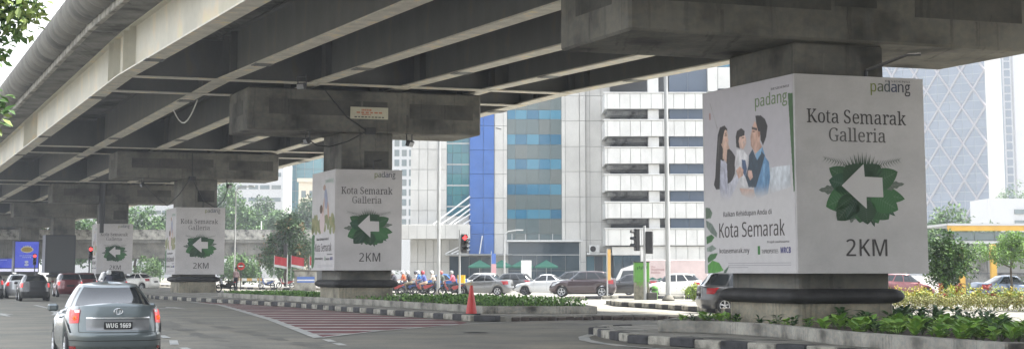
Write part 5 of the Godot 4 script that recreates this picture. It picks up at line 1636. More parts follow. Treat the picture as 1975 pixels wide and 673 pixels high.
func signal_head(parent: Node, at: Vector3, turn: float, red: bool, n := 3):
	var hd := Node3D.new()
	hd.name = "signal_head"
	parent.add_child(hd, true)
	hd.position = at; hd.rotation.y = deg_to_rad(turn)
	bx(hd, "housing", Vector3(0, 0, 0), Vector3(0.36, 0.36 * n + 0.12, 0.24), M["black_metal"], 0.03)
	for k in n:
		var y := 0.36 * (float(n - 1) * 0.5 - k)
		var b := MB.new()
		b.lathe([Vector2(0.135, 0.0), Vector2(0.12, 0.03), Vector2(0.0, 0.045)], Vector3(0, y, 0.122), Vector3.BACK, 16)
		part(hd, "lens", b.mesh(), glow("signal_red", Color(1.0, 0.03, 0.03), 2.2) if red and k == 0 else M["lens_dark"])
		b = MB.new()
		for i in 10:
			var a0 := PI * i / 10.0 - 0.1; var a1 := PI * (i + 1) / 10.0 - 0.1
			for r in [0.155, 0.145]:
				b.quad(Vector3(cos(a0) * r, y + sin(a0) * r, 0.12), Vector3(cos(a1) * r, y + sin(a1) * r, 0.12), Vector3(cos(a1) * r, y + sin(a1) * r, 0.34), Vector3(cos(a0) * r, y + sin(a0) * r, 0.34), Color.WHITE)
		part(hd, "visor", b.mesh(), M["black_metal"])

func furniture():
	mat("lens_dark", Color(0.03, 0.03, 0.03), 0.25)
	mat("cone_red", Color(0.52, 0.035, 0.03), 0.5, 0, "plain", Vector3(1, 1, 1))
	mat("cabinet_green", Color(0.13, 0.36, 0.06), 0.5, 0, "plain", Vector3(1, 1, 1))
	mat("cabinet_stone", Color(0.34, 0.32, 0.24), 0.8, 0, "soil", Vector3(1, 1, 1))
	mat("banner_orange", Color(0.62, 0.38, 0.12), 0.7)
	mat("banner_pink", Color(0.60, 0.32, 0.34), 0.7)
	mat("banner_blue", Color(0.08, 0.16, 0.45), 0.7)
	mat("flag_red", Color(0.50, 0.04, 0.05), 0.8)
	mat("sign_red", Color(0.48, 0.03, 0.03), 0.5)
	# cone
	var t := thing("traffic_cone", "tall red traffic cone on the painted kerb's end", "cone", W(-1.42, 60.3, 0.17))
	var b := MB.new()
	b.lathe([Vector2(0.2, 0.05), Vector2(0.195, 0.07), Vector2(0.05, 1.0), Vector2(0.04, 1.02), Vector2(0.0, 1.02)], Vector3.ZERO, Vector3.UP, 20)
	part(t, "cone_body", b.mesh(), M["cone_red"])
	bx(t, "base", Vector3(0, 0.026, 0), Vector3(0.52, 0.05, 0.52), M["tyre"], 0.015, 20)
	# lamp posts
	var posts := [[W(-5.2, 121.7, -0.02), 14.5, 0.13, "tall white lamp post beside the motorcycles"], [W(8.1, 89.4, 0.15), 13.0, 0.135, "thick white lamp post in front of the car park"], [W(-24.2, 150.0, -0.02), 8.6, 0.08, "slim grey lamp post beyond the third sign"], [W(-33.0, 172.0, -0.02), 9.5, 0.09, "slim grey lamp post between the third and fourth signs"], [W(-0.66, 150.0, -0.02), 4.8, 0.09, "short white post in front of the office's banded glass"]]
	for p in posts:
		t = thing("lamp_post", p[3], "lamp post", p[0], 0.0, "posts along the cross street")
		pole(t, "post", p[1], p[2], p[2] * 0.7, M["galvanised"])
		b = MB.new(); b.lathe([Vector2(0.0, 0), Vector2(p[2] * 2.4, 0), Vector2(p[2] * 2.4, 0.1), Vector2(p[2] * 1.2, 0.3)], Vector3.ZERO, Vector3.UP, 14)
		part(t, "base", b.mesh(), M["pavement"])
		b = MB.new(); b.path([Vector3(0, p[1] - 0.02, 0), Vector3(0.3, p[1] + 0.3, 0), Vector3(1.1, p[1] + 0.42, 0)], p[2] * 0.5, 8)
		part(t, "arm", b.mesh(), M["galvanised"])
		bx(t, "lamp_head", Vector3(1.35, p[1] + 0.42, 0), Vector3(0.6, 0.1, 0.22), M["galvanised"], 0.03)
	# traffic lights
	t = thing("traffic_light", "traffic light showing red in front of the blue striped office", "traffic light", W(-3.35, 110.0, -0.02), 0, "traffic lights")
	pole(t, "post", 4.3, 0.07, 0.06, M["galvanised"])
	signal_head(t, Vector3(0.28, 3.45, 0.05), 22, true)
	t = thing("traffic_light", "unlit backs of a double traffic light above the green cabinet", "traffic light", W(7.15, 92.6, 0.15), 0, "traffic lights")
	pole(t, "post", 3.95, 0.08, 0.07, M["galvanised"])
	signal_head(t, Vector3(-0.42, 3.2, 0.0), -75, false)
	signal_head(t, Vector3(0.26, 3.05, 0.05), 165, false)
	t = thing("traffic_light", "traffic light showing red beside the fourth sign", "traffic light", W(-37.1, 151.0, 0.0), 0, "traffic lights")
	pole(t, "post", 3.4, 0.07, 0.06, M["black_metal"])
	signal_head(t, Vector3(0.1, 3.2, 0.1), 18, true)
	t = thing("traffic_light", "traffic light showing red between the dark screen and the blue screen", "traffic light", W(-51.6, 186.0, 0.0), 0, "traffic lights")
	pole(t, "post", 3.1, 0.07, 0.06, M["black_metal"])
	signal_head(t, Vector3(0.0, 2.9, 0.1), 18, true)
	# green street cabinet
	t = thing("street_cabinet", "bright green printed street cabinet with a stone patterned foot", "cabinet", W(7.05, 93.8, 0.15), 4)
	bx(t, "foot", Vector3(0, 0.46, 0), Vector3(0.78, 0.92, 0.55), M["cabinet_stone"], 0.02)
	bx(t, "upper_case", Vector3(0, 1.46, 0), Vector3(0.8, 1.06, 0.57), M["cabinet_green"], 0.02)
	bx(t, "lid", Vector3(0, 2.02, 0), Vector3(0.86, 0.05, 0.62), M["black_metal"], 0.01)
	b = MB.new()
	for k in 6: b.box(Vector3(-0.25 + 0.1 * k, 1.68 + 0.05 * (k % 2), 0.288), Vector3(0.06, 0.14, 0.006), Color(0.03, 0.13, 0.02))
	for k in 9: b.box(Vector3(-0.26 + 0.065 * k, 0.85 + 0.09 * sin(k * 2.1), 0.2795), Vector3(0.06, 0.2, 0.012), Color(0.16, 0.32, 0.07))
	part(t, "printed_marks", b.mesh(), M["print"])
	t = thing("bollard_bin", "small lime green bin beside the street cabinet", "bin", W(7.72, 93.2, 0.15))
	b = MB.new(); b.lathe([Vector2(0.0, 0.0), Vector2(0.15, 0), Vector2(0.17, 0.62), Vector2(0.13, 0.72), Vector2(0.0, 0.75)], Vector3.ZERO, Vector3.UP, 14)
	part(t, "bin_body", b.mesh(), M["cabinet_green"])
	b = MB.new(); b.lathe([Vector2(0.175, 0.5), Vector2(0.18, 0.53), Vector2(0.175, 0.56)], Vector3.ZERO, Vector3.UP, 14)
	part(t, "rim_band", b.mesh(), M["black_metal"])
	t = thing("concrete_block", "grey concrete block at the street cabinet's foot", "block", W(7.5, 92.7, 0.15), 12)
	b = MB.new(); b.bevel_box(Vector3(0, 0.2, 0), Vector3(0.55, 0.4, 0.4), 0.04)
	part(t, "block_body", b.mesh(), M["concrete_dark"])
	# posts with strips and banners
	t = thing("banner_post", "slim post with a narrow orange strip banner behind the brown car", "banner", W(6.25, 113.0, -0.02))
	pole(t, "post", 3.15, 0.05, 0.05, M["galvanised"])
	bx(t, "banner", Vector3(0.13, 2.1, 0.06), Vector3(0.2, 2.0, 0.02), M["banner_orange"], 0.005)
	t = thing("feather_banner", "narrow pink and blue upright banner in front of the office", "banner", W(-1.8, 150.0, -0.02))
	pole(t, "post", 3.4, 0.04, 0.03, M["galvanised"])
	bx(t, "banner", Vector3(0.22, 1.55, 0.03), Vector3(0.4, 1.5, 0.02), M["banner_pink"], 0.005)
	bx(t, "banner_top", Vector3(0.2, 2.75, 0.03), Vector3(0.38, 0.88, 0.02), M["banner_blue"], 0.005)
	for p in [[W(-23.3, 148.0, -0.02), "round red no-entry sign on a dark post past the third sign"]]:
		t = thing("road_sign", p[1], "road sign", p[0])
		pole(t, "post", 2.9, 0.05, 0.05, M["black_metal"])
		b = MB.new(); b.lathe([Vector2(0.0, -0.01), Vector2(0.33, -0.01), Vector2(0.33, 0.012), Vector2(0.0, 0.012)], Vector3(0, 2.1, 0.07), Vector3.BACK, 20)
		part(t, "disc", b.mesh(), M["sign_red"])
		bx(t, "bar", Vector3(0, 2.1, 0.087), Vector3(0.42, 0.1, 0.006), M["white_paint"])
	t = thing("signal_back", "dark backward facing signal on a slim post before the street tree", "traffic light", W(-20.9, 160.0, -0.02))
	pole(t, "post", 3.2, 0.05, 0.05, M["galvanised"])
	signal_head(t, Vector3(-0.2, 3.6, 0), 180, false)
	# kiosk beside the second sign
	t = thing("kiosk", "small grey kiosk with a blue and white panel behind the second sign", "kiosk", W(-18.0, 150.0, -0.02), 6)
	bx(t, "booth", Vector3(0, 0.85, 0), Vector3(1.9, 1.7, 1.6), M["concrete_pale"], 0.04)
	bx(t, "roof", Vector3(0, 1.76, 0), Vector3(2.2, 0.12, 1.9), M["concrete"], 0.03)
	bx(t, "panel", Vector3(0.05, 0.95, 0.81), Vector3(1.5, 0.5, 0.03), M["banner_blue"])
	bx(t, "panel_band", Vector3(0.05, 0.9, 0.828), Vector3(1.5, 0.12, 0.012), M["white_paint"])
	# flags hung between poles under the street tree
	var fl := [[-24.6, 178.0, 3.3, "red flag on a pole beside the street tree"], [-22.6, 176.0, 3.3, "red flag on the pole before the street tree"], [-20.6, 175.0, 3.2, "red flag on the pole nearest the kiosk"]]
	for i in 3:
		var f: Array = fl[i]
		t = thing("flag", f[3], "flag", W(f[0], f[1], -0.02), 0, "red flags by the street tree")
		pole(t, "pole", f[2], 0.04, 0.03, M["galvanised"])
		b = MB.new()
		var rows := []
		for r in 4:
			var line := []
			for k in 9: line.append(Vector3(0.04 + 0.16 * k, f[2] - 0.08 - 0.28 * r - 0.03 * k, 0.08 * sin(k * 1.1 + r * 0.4)))
			rows.append(line)
		b.grid(rows)
		part(t, "cloth", b.mesh(), M["flag_red"])
		b = MB.new()
		rows = []
		for r in 2:
			var line := []
			for k in 9: line.append(Vector3(0.04 + 0.16 * k, f[2] - 0.94 - 0.24 * r - 0.03 * k, 0.08 * sin(k * 1.1 + r * 0.4 + 1.4)))
			rows.append(line)
		b.grid(rows)
		part(t, "white_stripe", b.mesh(), M["white_paint"])
	t = thing("road_barrier", "orange and white road barrier past the third sign", "barrier", W(-25.6, 168.0, -0.02))
	for s in [-1.0, 1.0]: bx(t, "leg", Vector3(s, 0.5, 0), Vector3(0.08, 1.0, 0.4), M["galvanised"])
	for k in 5: bx(t, "board", Vector3(-1.0 + 0.5 * k, 0.85, 0.05), Vector3(0.49, 0.25, 0.05), M["banner_orange"] if k % 2 == 0 else M["white_paint"], 0.01)
	# white hoarding and fence at the far left, under the flyover
	t = thing("far_lamp", "slim double headed street lamp under the far flyover", "street lamp", W(-40.5, 205.0, -0.02))
	pole(t, "post", 4.6, 0.08, 0.06, M["white_paint"])
	for s in [-1.0, 1.0]: bx(t, "lamp_head", Vector3(0.5 * s, 4.62, 0), Vector3(0.9, 0.1, 0.2), M["white_paint"], 0.03)
	planters()

func wall_run(parent: Node, pts: Array, h: float, y: float):
	for i in range(0, pts.size() - 2, 2):
		var p := Vector2(pts[i], pts[i + 1]); var q := Vector2(pts[i + 2], pts[i + 3])
		var c := (p + q) * 0.5
		var d := q - p
		var o := bx(parent, "planter_wall", W(c.x, c.y, y + h * 0.5), Vector3(0.18, h + 0.004 * (i % 3), snappedf(d.length() + 0.10, 0.001)), M["concrete_pale"], 0.02)
		o.rotation.y = atan2(-d.x, d.y)

const PLANT_A := [-17.0, 100.3, -13.35, 91.3, -11.05, 86.6, -9.2, 82.6, -6.9, 77.6, -6.3, 76.2, -3.0, 67.4, -2.1, 65.4, -1.0, 61.8, 2.95, 61.7, 2.6, 65.0, -1.0, 74.0, -4.6, 84.0, -8.0, 92.0, -13.6, 103.0]
const PLANT_B := [3.76, 43.5, 5.2, 42.4, 6.14, 40.1, 6.9, 35.4, 8.6, 30.0, 15.5, 30.0, 13.6, 36.0, 11.6, 42.0, 10.6, 47.6, 5.0, 47.6]

func planters():
	var t := thing("planter_bed", "long pale concrete planter bed below the second sign", "planter")
	wall_run(t, PLANT_A + [PLANT_A[0], PLANT_A[1]], 0.27, 0.17)
	var b := MB.new(); b.prism(poly(PLANT_A), 0.165, 0.33)
	part(t, "soil", b.mesh(), M["soil"])
	t = thing("planter_bed", "pale concrete planter bed round the pier of the largest sign", "planter")
	wall_run(t, PLANT_B + [PLANT_B[0], PLANT_B[1]], 0.30, 0.17)
	b = MB.new(); b.prism(poly(PLANT_B), 0.165, 0.36)
	part(t, "soil", b.mesh(), M["soil"])

# ---------------------------------------------------------------- people and motorcycles
func body_field(bones: Array, cell: float) -> Array:
	# tapered capsules joined by a smooth minimum, meshed as surface nets: [positions, normals, bone ids, triangle indices]
	var lo := Vector3.ONE * 1e9; var hi := -lo
	for b in bones:
		for k in 2:
			lo = lo.min(b[k] - Vector3.ONE * (b[2 + k] + 0.08)); hi = hi.max(b[k] + Vector3.ONE * (b[2 + k] + 0.08))
	var nx := int((hi.x - lo.x) / cell) + 2; var ny := int((hi.y - lo.y) / cell) + 2; var nz := int((hi.z - lo.z) / cell) + 2
	var f := PackedFloat32Array(); f.resize(nx * ny * nz); f.fill(1.0)
	var near := PackedInt32Array(); near.resize(nx * ny * nz)
	var best := PackedFloat32Array(); best.resize(nx * ny * nz); best.fill(1e9)
	for b in bones:
		var a: Vector3 = b[0]; var d: Vector3 = b[1] - a
		var dd := maxf(d.length_squared(), 1e-6)
		var R: float = maxf(b[2], b[3]) + 0.1
		var l := ((a.min(b[1]) - Vector3.ONE * R - lo) / cell).floor(); var h := ((a.max(b[1]) + Vector3.ONE * R - lo) / cell).ceil()
		for z in range(maxi(0, int(l.z)), mini(nz, int(h.z) + 1)):
			for y in range(maxi(0, int(l.y)), mini(ny, int(h.y) + 1)):
				for x in range(maxi(0, int(l.x)), mini(nx, int(h.x) + 1)):
					var p := lo + Vector3(x, y, z) * cell
					var t := clampf((p - a).dot(d) / dd, 0, 1)
					var v: float = (p - a - d * t).length() - lerpf(b[2], b[3], t)
					var i := (z * ny + y) * nx + x
					if v < best[i]:
						best[i] = v; near[i] = b[4]
					var o := f[i]
					var k := 0.035
					var hh := clampf(0.5 + 0.5 * (o - v) / k, 0, 1)
					f[i] = lerpf(o, v, hh) - k * hh * (1 - hh)
	var vid := {}
	var P := []; var ids := []; var tri := []
	for z in nz - 1:
		for y in ny - 1:
			for x in nx - 1:
				var i := (z * ny + y) * nx + x
				var m := 0
				var s := Vector3.ZERO; var c := 0
				var vals := [f[i], f[i + 1], f[i + nx], f[i + nx + 1], f[i + nx * ny], f[i + nx * ny + 1], f[i + nx * ny + nx], f[i + nx * ny + nx + 1]]
				for k in 8:
					if vals[k] < 0: m += 1
				if m == 0 or m == 8: continue
				for e in [[0, 1], [2, 3], [4, 5], [6, 7], [0, 2], [1, 3], [4, 6], [5, 7], [0, 4], [1, 5], [2, 6], [3, 7]]:
					var u: float = vals[e[0]]; var w: float = vals[e[1]]
					if (u < 0) != (w < 0):
						var t := u / (u - w)
						s += Vector3(e[0] & 1, (e[0] >> 1) & 1, e[0] >> 2).lerp(Vector3(e[1] & 1, (e[1] >> 1) & 1, e[1] >> 2), t); c += 1
				vid[i] = P.size()
				P.append(lo + (Vector3(x, y, z) + s / c) * cell)
				ids.append(near[i])
	for z in range(1, nz - 1):
		for y in range(1, ny - 1):
			for x in range(1, nx - 1):
				var i := (z * ny + y) * nx + x
				var in0 := f[i] < 0
				for ax in 3:
					var st: int = [1, nx, nx * ny][ax]
					if (f[i + st] < 0) == in0: continue
					var u: int = [nx, nx * ny, 1][ax]; var w: int = [nx * ny, 1, nx][ax]
					var q := [i, i - u, i - u - w, i - w]
					var ok := true
					for k in q: ok = ok and vid.has(k)
					if not ok: continue
					if not in0: q.reverse()
					for k in [0, 1, 2, 0, 2, 3]: tri.append(vid[q[k]])
	var N := []; N.resize(P.size()); N.fill(Vector3.ZERO)
	for i in range(0, tri.size(), 3):
		var nn: Vector3 = (P[tri[i + 1]] - P[tri[i]]).cross(P[tri[i + 2]] - P[tri[i]])
		for k in 3: N[tri[i + k]] += nn
	return [P, N, ids, tri]

func dress(fld: Array, pal: Array, extra: Array) -> ArrayMesh:
	var b := MB.new()
	var P: Array = fld[0]
	for i in range(0, fld[3].size(), 3):
		for k in [0, 2, 1]:
			var j: int = fld[3][i + k]
			b.v.append(P[j]); b.n.append(fld[1][j].normalized()); b.c.append(pal[fld[2][j]])
	for e in extra:                                               # fingers, nose, ears
		b.tube(e[0], e[1], e[2], e[3], 6, pal[e[4]])
	return b.mesh()

# ids: 0 shirt, 1 sleeve, 2 forearm, 3 thigh, 4 shin, 5 shoe, 6 skin of head, 7 hand
func seated_bones() -> Array:
	var r := [[Vector3(0, 0.82, 0.22), Vector3(0, 1.0, 0.16), 0.15, 0.14, 3], [Vector3(0, 1.0, 0.16), Vector3(0, 1.28, 0.06), 0.15, 0.165, 0], [Vector3(-0.12, 1.32, 0.04), Vector3(0.12, 1.32, 0.04), 0.085, 0.085, 0], [Vector3(0, 1.34, 0.03), Vector3(0, 1.46, 0.0), 0.06, 0.055, 6], [Vector3(0, 1.50, -0.02), Vector3(0, 1.60, 0.0), 0.085, 0.10, 6], [Vector3(0, 1.47, -0.06), Vector3(0, 1.5, -0.05), 0.05, 0.06, 6]]
	for s in [-1.0, 1.0]:
		r.append([Vector3(s * 0.2, 1.32, 0.04), Vector3(s * 0.28, 1.08, -0.08), 0.06, 0.048, 1])
		r.append([Vector3(s * 0.28, 1.08, -0.08), Vector3(s * 0.29, 1.04, -0.36), 0.044, 0.034, 2])
		r.append([Vector3(s * 0.29, 1.04, -0.37), Vector3(s * 0.29, 1.03, -0.43), 0.034, 0.034, 7])
		r.append([Vector3(s * 0.1, 0.84, 0.2), Vector3(s * 0.19, 0.76, -0.22), 0.095, 0.068, 3])
		r.append([Vector3(s * 0.19, 0.76, -0.22), Vector3(s * 0.2, 0.38, -0.1), 0.062, 0.042, 4])
		r.append([Vector3(s * 0.2, 0.34, -0.08), Vector3(s * 0.2, 0.31, -0.24), 0.048, 0.04, 5])
	return r

func seated_extra() -> Array:
	var r := [[Vector3(0, 1.53, -0.10), Vector3(0, 1.51, -0.13), 0.014, 0.018, 6]]
	for s in [-1.0, 1.0]:
		for k in 4: r.append([Vector3(s * (0.262 + 0.02 * k), 1.045, -0.45), Vector3(s * (0.262 + 0.02 * k), 1.0, -0.475 + 0.004 * k), 0.011, 0.009, 7])
		r.append([Vector3(s * 0.255, 1.03, -0.4), Vector3(s * 0.245, 1.0, -0.445), 0.012, 0.01, 7])
	return r

func standing_bones() -> Array:
	var r := [[Vector3(0, 0.92, 0), Vector3(0, 1.05, 0), 0.145, 0.135, 3], [Vector3(0, 1.08, 0), Vector3(0, 1.35, 0), 0.14, 0.155, 0], [Vector3(-0.13, 1.40, 0), Vector3(0.13, 1.40, 0), 0.075, 0.075, 0], [Vector3(0, 1.42, 0), Vector3(0, 1.54, -0.01), 0.055, 0.052, 6], [Vector3(0, 1.58, -0.015), Vector3(0, 1.67, 0.0), 0.08, 0.095, 6]]
	for s in [-1.0, 1.0]:
		r.append([Vector3(s * 0.2, 1.39, 0), Vector3(s * 0.25, 1.12, 0.04), 0.055, 0.045, 1])
		r.append([Vector3(s * 0.25, 1.12, 0.04), Vector3(s * 0.26, 0.88, -0.06), 0.04, 0.03, 2])
		r.append([Vector3(s * 0.26, 0.86, -0.07), Vector3(s * 0.26, 0.8, -0.09), 0.032, 0.03, 7])
		r.append([Vector3(s * 0.09, 0.9, 0), Vector3(s * 0.1, 0.5, -0.02), 0.09, 0.06, 3])
		r.append([Vector3(s * 0.1, 0.5, -0.02), Vector3(s * 0.1, 0.1, 0.02), 0.056, 0.04, 4])
		r.append([Vector3(s * 0.1, 0.05, 0.02), Vector3(s * 0.11, 0.045, -0.14), 0.045, 0.04, 5])
	return r

func standing_extra() -> Array:
	var r := [[Vector3(0, 1.61, -0.095), Vector3(0, 1.59, -0.125), 0.013, 0.017, 6]]
	for s in [-1.0, 1.0]:
		for k in 4: r.append([Vector3(s * 0.26, 0.79, -0.12 + 0.02 * k), Vector3(s * 0.25, 0.72 + 0.01 * absf(k - 1.5), -0.11 + 0.02 * k), 0.01, 0.008, 7])
		r.append([Vector3(s * 0.25, 0.82, -0.1), Vector3(s * 0.235, 0.775, -0.13), 0.011, 0.009, 7])
	return r

var bike_mesh := []
func motorcycle(label: String, at: Vector3, turn: float, body: Material, box := false) -> Node3D:
	var t := thing("motorcycle", label, "motorcycle", at, turn, "motorcycles")
	if bike_mesh.is_empty():
		var b := MB.new()                     # tyre
		var rows := []
		for i in 24:
			var a := TAU * i / 24
			var line := []
			for k in 8:
				var c := TAU * k / 8
				line.append(Vector3(sin(c) * 0.05, cos(a) * (0.25 + cos(c) * 0.045), sin(a) * (0.25 + cos(c) * 0.045)))
			rows.append(line)
		rows.append(rows[0])
		b.grid(rows, Color.WHITE, true)
		bike_mesh.append(b.mesh())
		b = MB.new()                          # spokes and hub
		b.tube(Vector3(-0.06, 0, 0), Vector3(0.06, 0, 0), 0.05, 0.05, 10)
		for i in 8:
			var a := TAU * i / 8
			b.tube(Vector3.ZERO, Vector3(0, cos(a), sin(a)) * 0.22, 0.009, 0.009, 4)
		bike_mesh.append(b.mesh())
		b = MB.new()                          # engine, swing arm, exhaust
		b.bevel_box(Vector3(0, 0.42, -0.02), Vector3(0.24, 0.24, 0.36), 0.05); b.tube(Vector3(0.09, 0.36, 0.1), Vector3(0.09, 0.29, 0.62), 0.03, 0.03, 6); b.tube(Vector3(-0.09, 0.36, 0.1), Vector3(-0.09, 0.29, 0.62), 0.03, 0.03, 6)
		b.tube(Vector3(0.15, 0.32, 0.0), Vector3(0.17, 0.36, 0.75), 0.05, 0.06, 8)
		bike_mesh.append(b.mesh())
		b = MB.new()                          # painted body: leg shield, tail
		b.extrude([Vector2(-0.5, 0.86), Vector2(-0.58, 0.98), Vector2(-0.48, 1.0), Vector2(-0.36, 0.62), Vector2(0.0, 0.5), Vector2(0.1, 0.66), Vector2(0.72, 0.74), Vector2(0.8, 0.7), Vector2(0.4, 0.48), Vector2(0.05, 0.36), Vector2(-0.3, 0.4), Vector2(-0.44, 0.6)], -0.11, 0.11)
		bike_mesh.append(b.mesh())
		b = MB.new()                          # forks, handlebar
		for s in [-1.0, 1.0]:
			b.tube(Vector3(s * 0.08, 0.29, -0.66), Vector3(s * 0.08, 0.9, -0.48), 0.025, 0.025, 6)
			b.tube(Vector3(s * 0.03, 0.99, -0.47), Vector3(s * 0.34, 1.03, -0.43), 0.016, 0.016, 6)
			b.tube(Vector3(s * 0.27, 1.03, -0.44), Vector3(s * 0.33, 1.2, -0.5), 0.008, 0.008, 4)
			b.bevel_box(Vector3(s * 0.34, 1.22, -0.5), Vector3(0.11, 0.07, 0.03), 0.01)
		bike_mesh.append(b.mesh())
		b = MB.new(); b.bevel_box(Vector3(0, 0.76, 0.3), Vector3(0.24, 0.09, 0.68), 0.035); bike_mesh.append(b.mesh())
		b = MB.new(); b.lathe([Vector2(0.0, 0.04), Vector2(0.07, 0.03), Vector2(0.09, 0.0), Vector2(0.09, -0.06)], Vector3(0, 0.93, -0.56), Vector3(0, 0, -1), 12); bike_mesh.append(b.mesh())
	for z in [-0.66, 0.62]:
		var w := part(t, "wheel", bike_mesh[0], M["tyre"], Vector3(0, 0.295, z))
		part(w, "spokes", bike_mesh[1], M["galvanised"])
	part(t, "engine", bike_mesh[2], M["black_metal"])
	var fr := part(t, "fairing", bike_mesh[3], body)
	fr.rotation.y = -PI / 2
	part(t, "fork", bike_mesh[4], M["black_metal"])
	part(t, "seat", bike_mesh[5], M["tyre"])
	part(t, "head_lamp", bike_mesh[6], M["head_lens"])
	bx(t, "tail_lamp", Vector3(0, 0.72, 0.79), Vector3(0.16, 0.07, 0.05), M["tail_off"], 0.015)
	if box:
		bx(t, "rack", Vector3(0, 0.80, 0.66), Vector3(0.3, 0.03, 0.4), M["black_metal"])
	return t

func people():
	var seat := body_field(seated_bones(), 0.03)
	var stand := body_field(standing_bones(), 0.03)
	var skin := Color(0.34, 0.2, 0.14)
	var hm := MB.new()
	hm.lathe([Vector2(0.0, 0.155), Vector2(0.07, 0.145), Vector2(0.12, 0.1), Vector2(0.145, 0.03), Vector2(0.148, -0.03), Vector2(0.135, -0.09), Vector2(0.12, -0.11)], Vector3.ZERO, Vector3.UP, 18)
	var helmet := hm.mesh()
	hm = MB.new()
	var rows := []
	for i in 5:
		var line := []
		for k in 9:
			var a := -PI / 2 + lerpf(-1.0, 1.0, k / 8.0)
			line.append(Vector3(cos(a) * 0.152, 0.05 - 0.035 * i, sin(a) * 0.152))
		rows.append(line)
	hm.grid(rows)
	var visor := hm.mesh()
	# x, ahead, turn, bike paint, shirt, trousers, helmet, words
	var b_red := paint("bike_red", Color(0.35, 0.03, 0.03), 0.0); var b_blue := paint("bike_blue", Color(0.03, 0.08, 0.28), 0.0); var b_black := paint("bike_black", Color(0.02, 0.02, 0.022), 0.0)
	var rows2 := [[-8.9, 128.0, 92, b_black, Color(0.03, 0.03, 0.035), Color(0.03, 0.03, 0.04), Color(0.06, 0.06, 0.06), "black jacket and black helmet"], [-8.25, 130.0, 88, b_black, Color(0.55, 0.12, 0.05), Color(0.05, 0.05, 0.07), Color(0.6, 0.6, 0.6), "orange shirt and pale helmet"], [-7.7, 127.2, 90, b_blue, Color(0.05, 0.05, 0.06), Color(0.2, 0.17, 0.12), Color(0.7, 0.7, 0.68), "dark shirt and white helmet"], [-7.05, 129.5, 92, b_blue, Color(0.05, 0.16, 0.45), Color(0.05, 0.06, 0.1), Color(0.6, 0.62, 0.65), "blue shirt and white helmet"], [-6.55, 126.4, 88, b_red, Color(0.10, 0.13, 0.38), Color(0.42, 0.3, 0.22), Color(0.42, 0.03, 0.04), "indigo shirt, shorts and red helmet"], [-6.0, 129.0, 90, b_black, Color(0.58, 0.5, 0.42), Color(0.06, 0.06, 0.07), Color(0.66, 0.65, 0.62), "cream shirt and white helmet"], [-4.25, 121.0, 86, b_red, Color(0.55, 0.14, 0.2), Color(0.06, 0.07, 0.1), Color(0.3, 0.3, 0.31), "pink shirt and grey helmet"],
		[-8.6, 124.6, 88, b_red, Color(0.08, 0.08, 0.1), Color(0.06, 0.06, 0.08), Color(0.55, 0.56, 0.58), "grey jacket and pale grey helmet"], [-7.4, 132.4, 94, b_red, Color(0.5, 0.5, 0.52), Color(0.08, 0.08, 0.12), Color(0.1, 0.1, 0.12), "white shirt and dark helmet"], [-5.1, 124.0, 90, b_black, Color(0.10, 0.12, 0.1), Color(0.05, 0.05, 0.06), Color(0.5, 0.1, 0.08), "olive shirt and brick red helmet"],
		[-24.0, 102.5, 22, b_black, Color(0.04, 0.045, 0.07), Color(0.03, 0.03, 0.04), Color(0.62, 0.62, 0.62), "dark jacket in the car queue"]]
	for r in rows2:
		var y := -0.03 if r[0] > -20 else 0.0
		var bike := motorcycle("motorcycle ridden by the person in " + r[7], W(r[0], r[1], y), r[2], r[3], r[0] == -4.25)
		var p := thing("person", "rider in " + r[7] + ", seated on a motorcycle", "person", W(r[0], r[1], y), r[2], "motorcycle riders")
		var bare: bool = r[7].begins_with("indigo")
		var pal := [r[4], r[4], skin, r[5], skin if bare else r[5], Color(0.03, 0.03, 0.03), skin, skin]
		part(p, "body", dress(seat, pal, seated_extra()), M["cloth"])
		var h := part(p, "helmet", helmet, paint("helmet%.2f%.2f" % [r[6].r, r[6].g], r[6], 0.0), Vector3(0, 1.585, -0.01))
		part(h, "visor", visor, M["glass_dark"])
	var bx2 := thing("delivery_box", "yellow delivery box strapped behind the rider in pink", "box", W(-3.55, 120.8, 0.81), 86)
	bx(bx2, "box_body", Vector3(0, 0.27, 0), Vector3(0.5, 0.5, 0.5), mat("box_yellow", Color(0.72, 0.45, 0.02), 0.6), 0.03)
	bx(bx2, "lid", Vector3(0, 0.545, 0), Vector3(0.53, 0.05, 0.53), M["box_yellow"], 0.015)
	motorcycle("parked black motorcycle beside the third sign's pier", W(-20.25, 122.0, 0.17), 60, b_black)
	for k in 3: motorcycle(["parked motorcycle under the street tree beside the red flags", "second parked motorcycle under the street tree", "parked motorcycle between the street tree and the kiosk"][k], W(-23.9 + 1.7 * k, 168.0 + k, -0.03), 70 + 15 * k, [b_blue, b_red, b_black][k])
	var q := thing("person", "standing person in a pale pink shirt beside the parked motorcycle", "person", W(-19.75, 123.2, 0.17), 150)
	part(q, "body", dress(stand, [Color(0.62, 0.45, 0.46), Color(0.62, 0.45, 0.46), skin, Color(0.05, 0.05, 0.06), Color(0.05, 0.05, 0.06), Color(0.03, 0.03, 0.03), skin, skin], standing_extra()), M["cloth"])
	var hb := MB.new()
	hb.lathe([Vector2(0.0, 0.11), Vector2(0.06, 0.1), Vector2(0.1, 0.05), Vector2(0.108, -0.01), Vector2(0.1, -0.04)], Vector3.ZERO, Vector3(0, 0.94, 0.34).normalized(), 14)
	part(q, "hair", hb.mesh(), M["tyre"], Vector3(0, 1.68, 0.015))

# ---------------------------------------------------------------- vegetation
func leaf(b: MB, p: Vector3, d: Vector3, up: Vector3, l: float, w: float, col: Color):       # a folded leaf: two facets along its midrib
	var s := d.cross(up).normalized()
	var u := s.cross(d).normalized()
	var tip := p + d * l
	var m := p + d * l * 0.45
	var k := w * 0.28
	b.tri(p, m + s * w + u * k, tip, col); b.tri(p, tip, m - s * w + u * k, col)

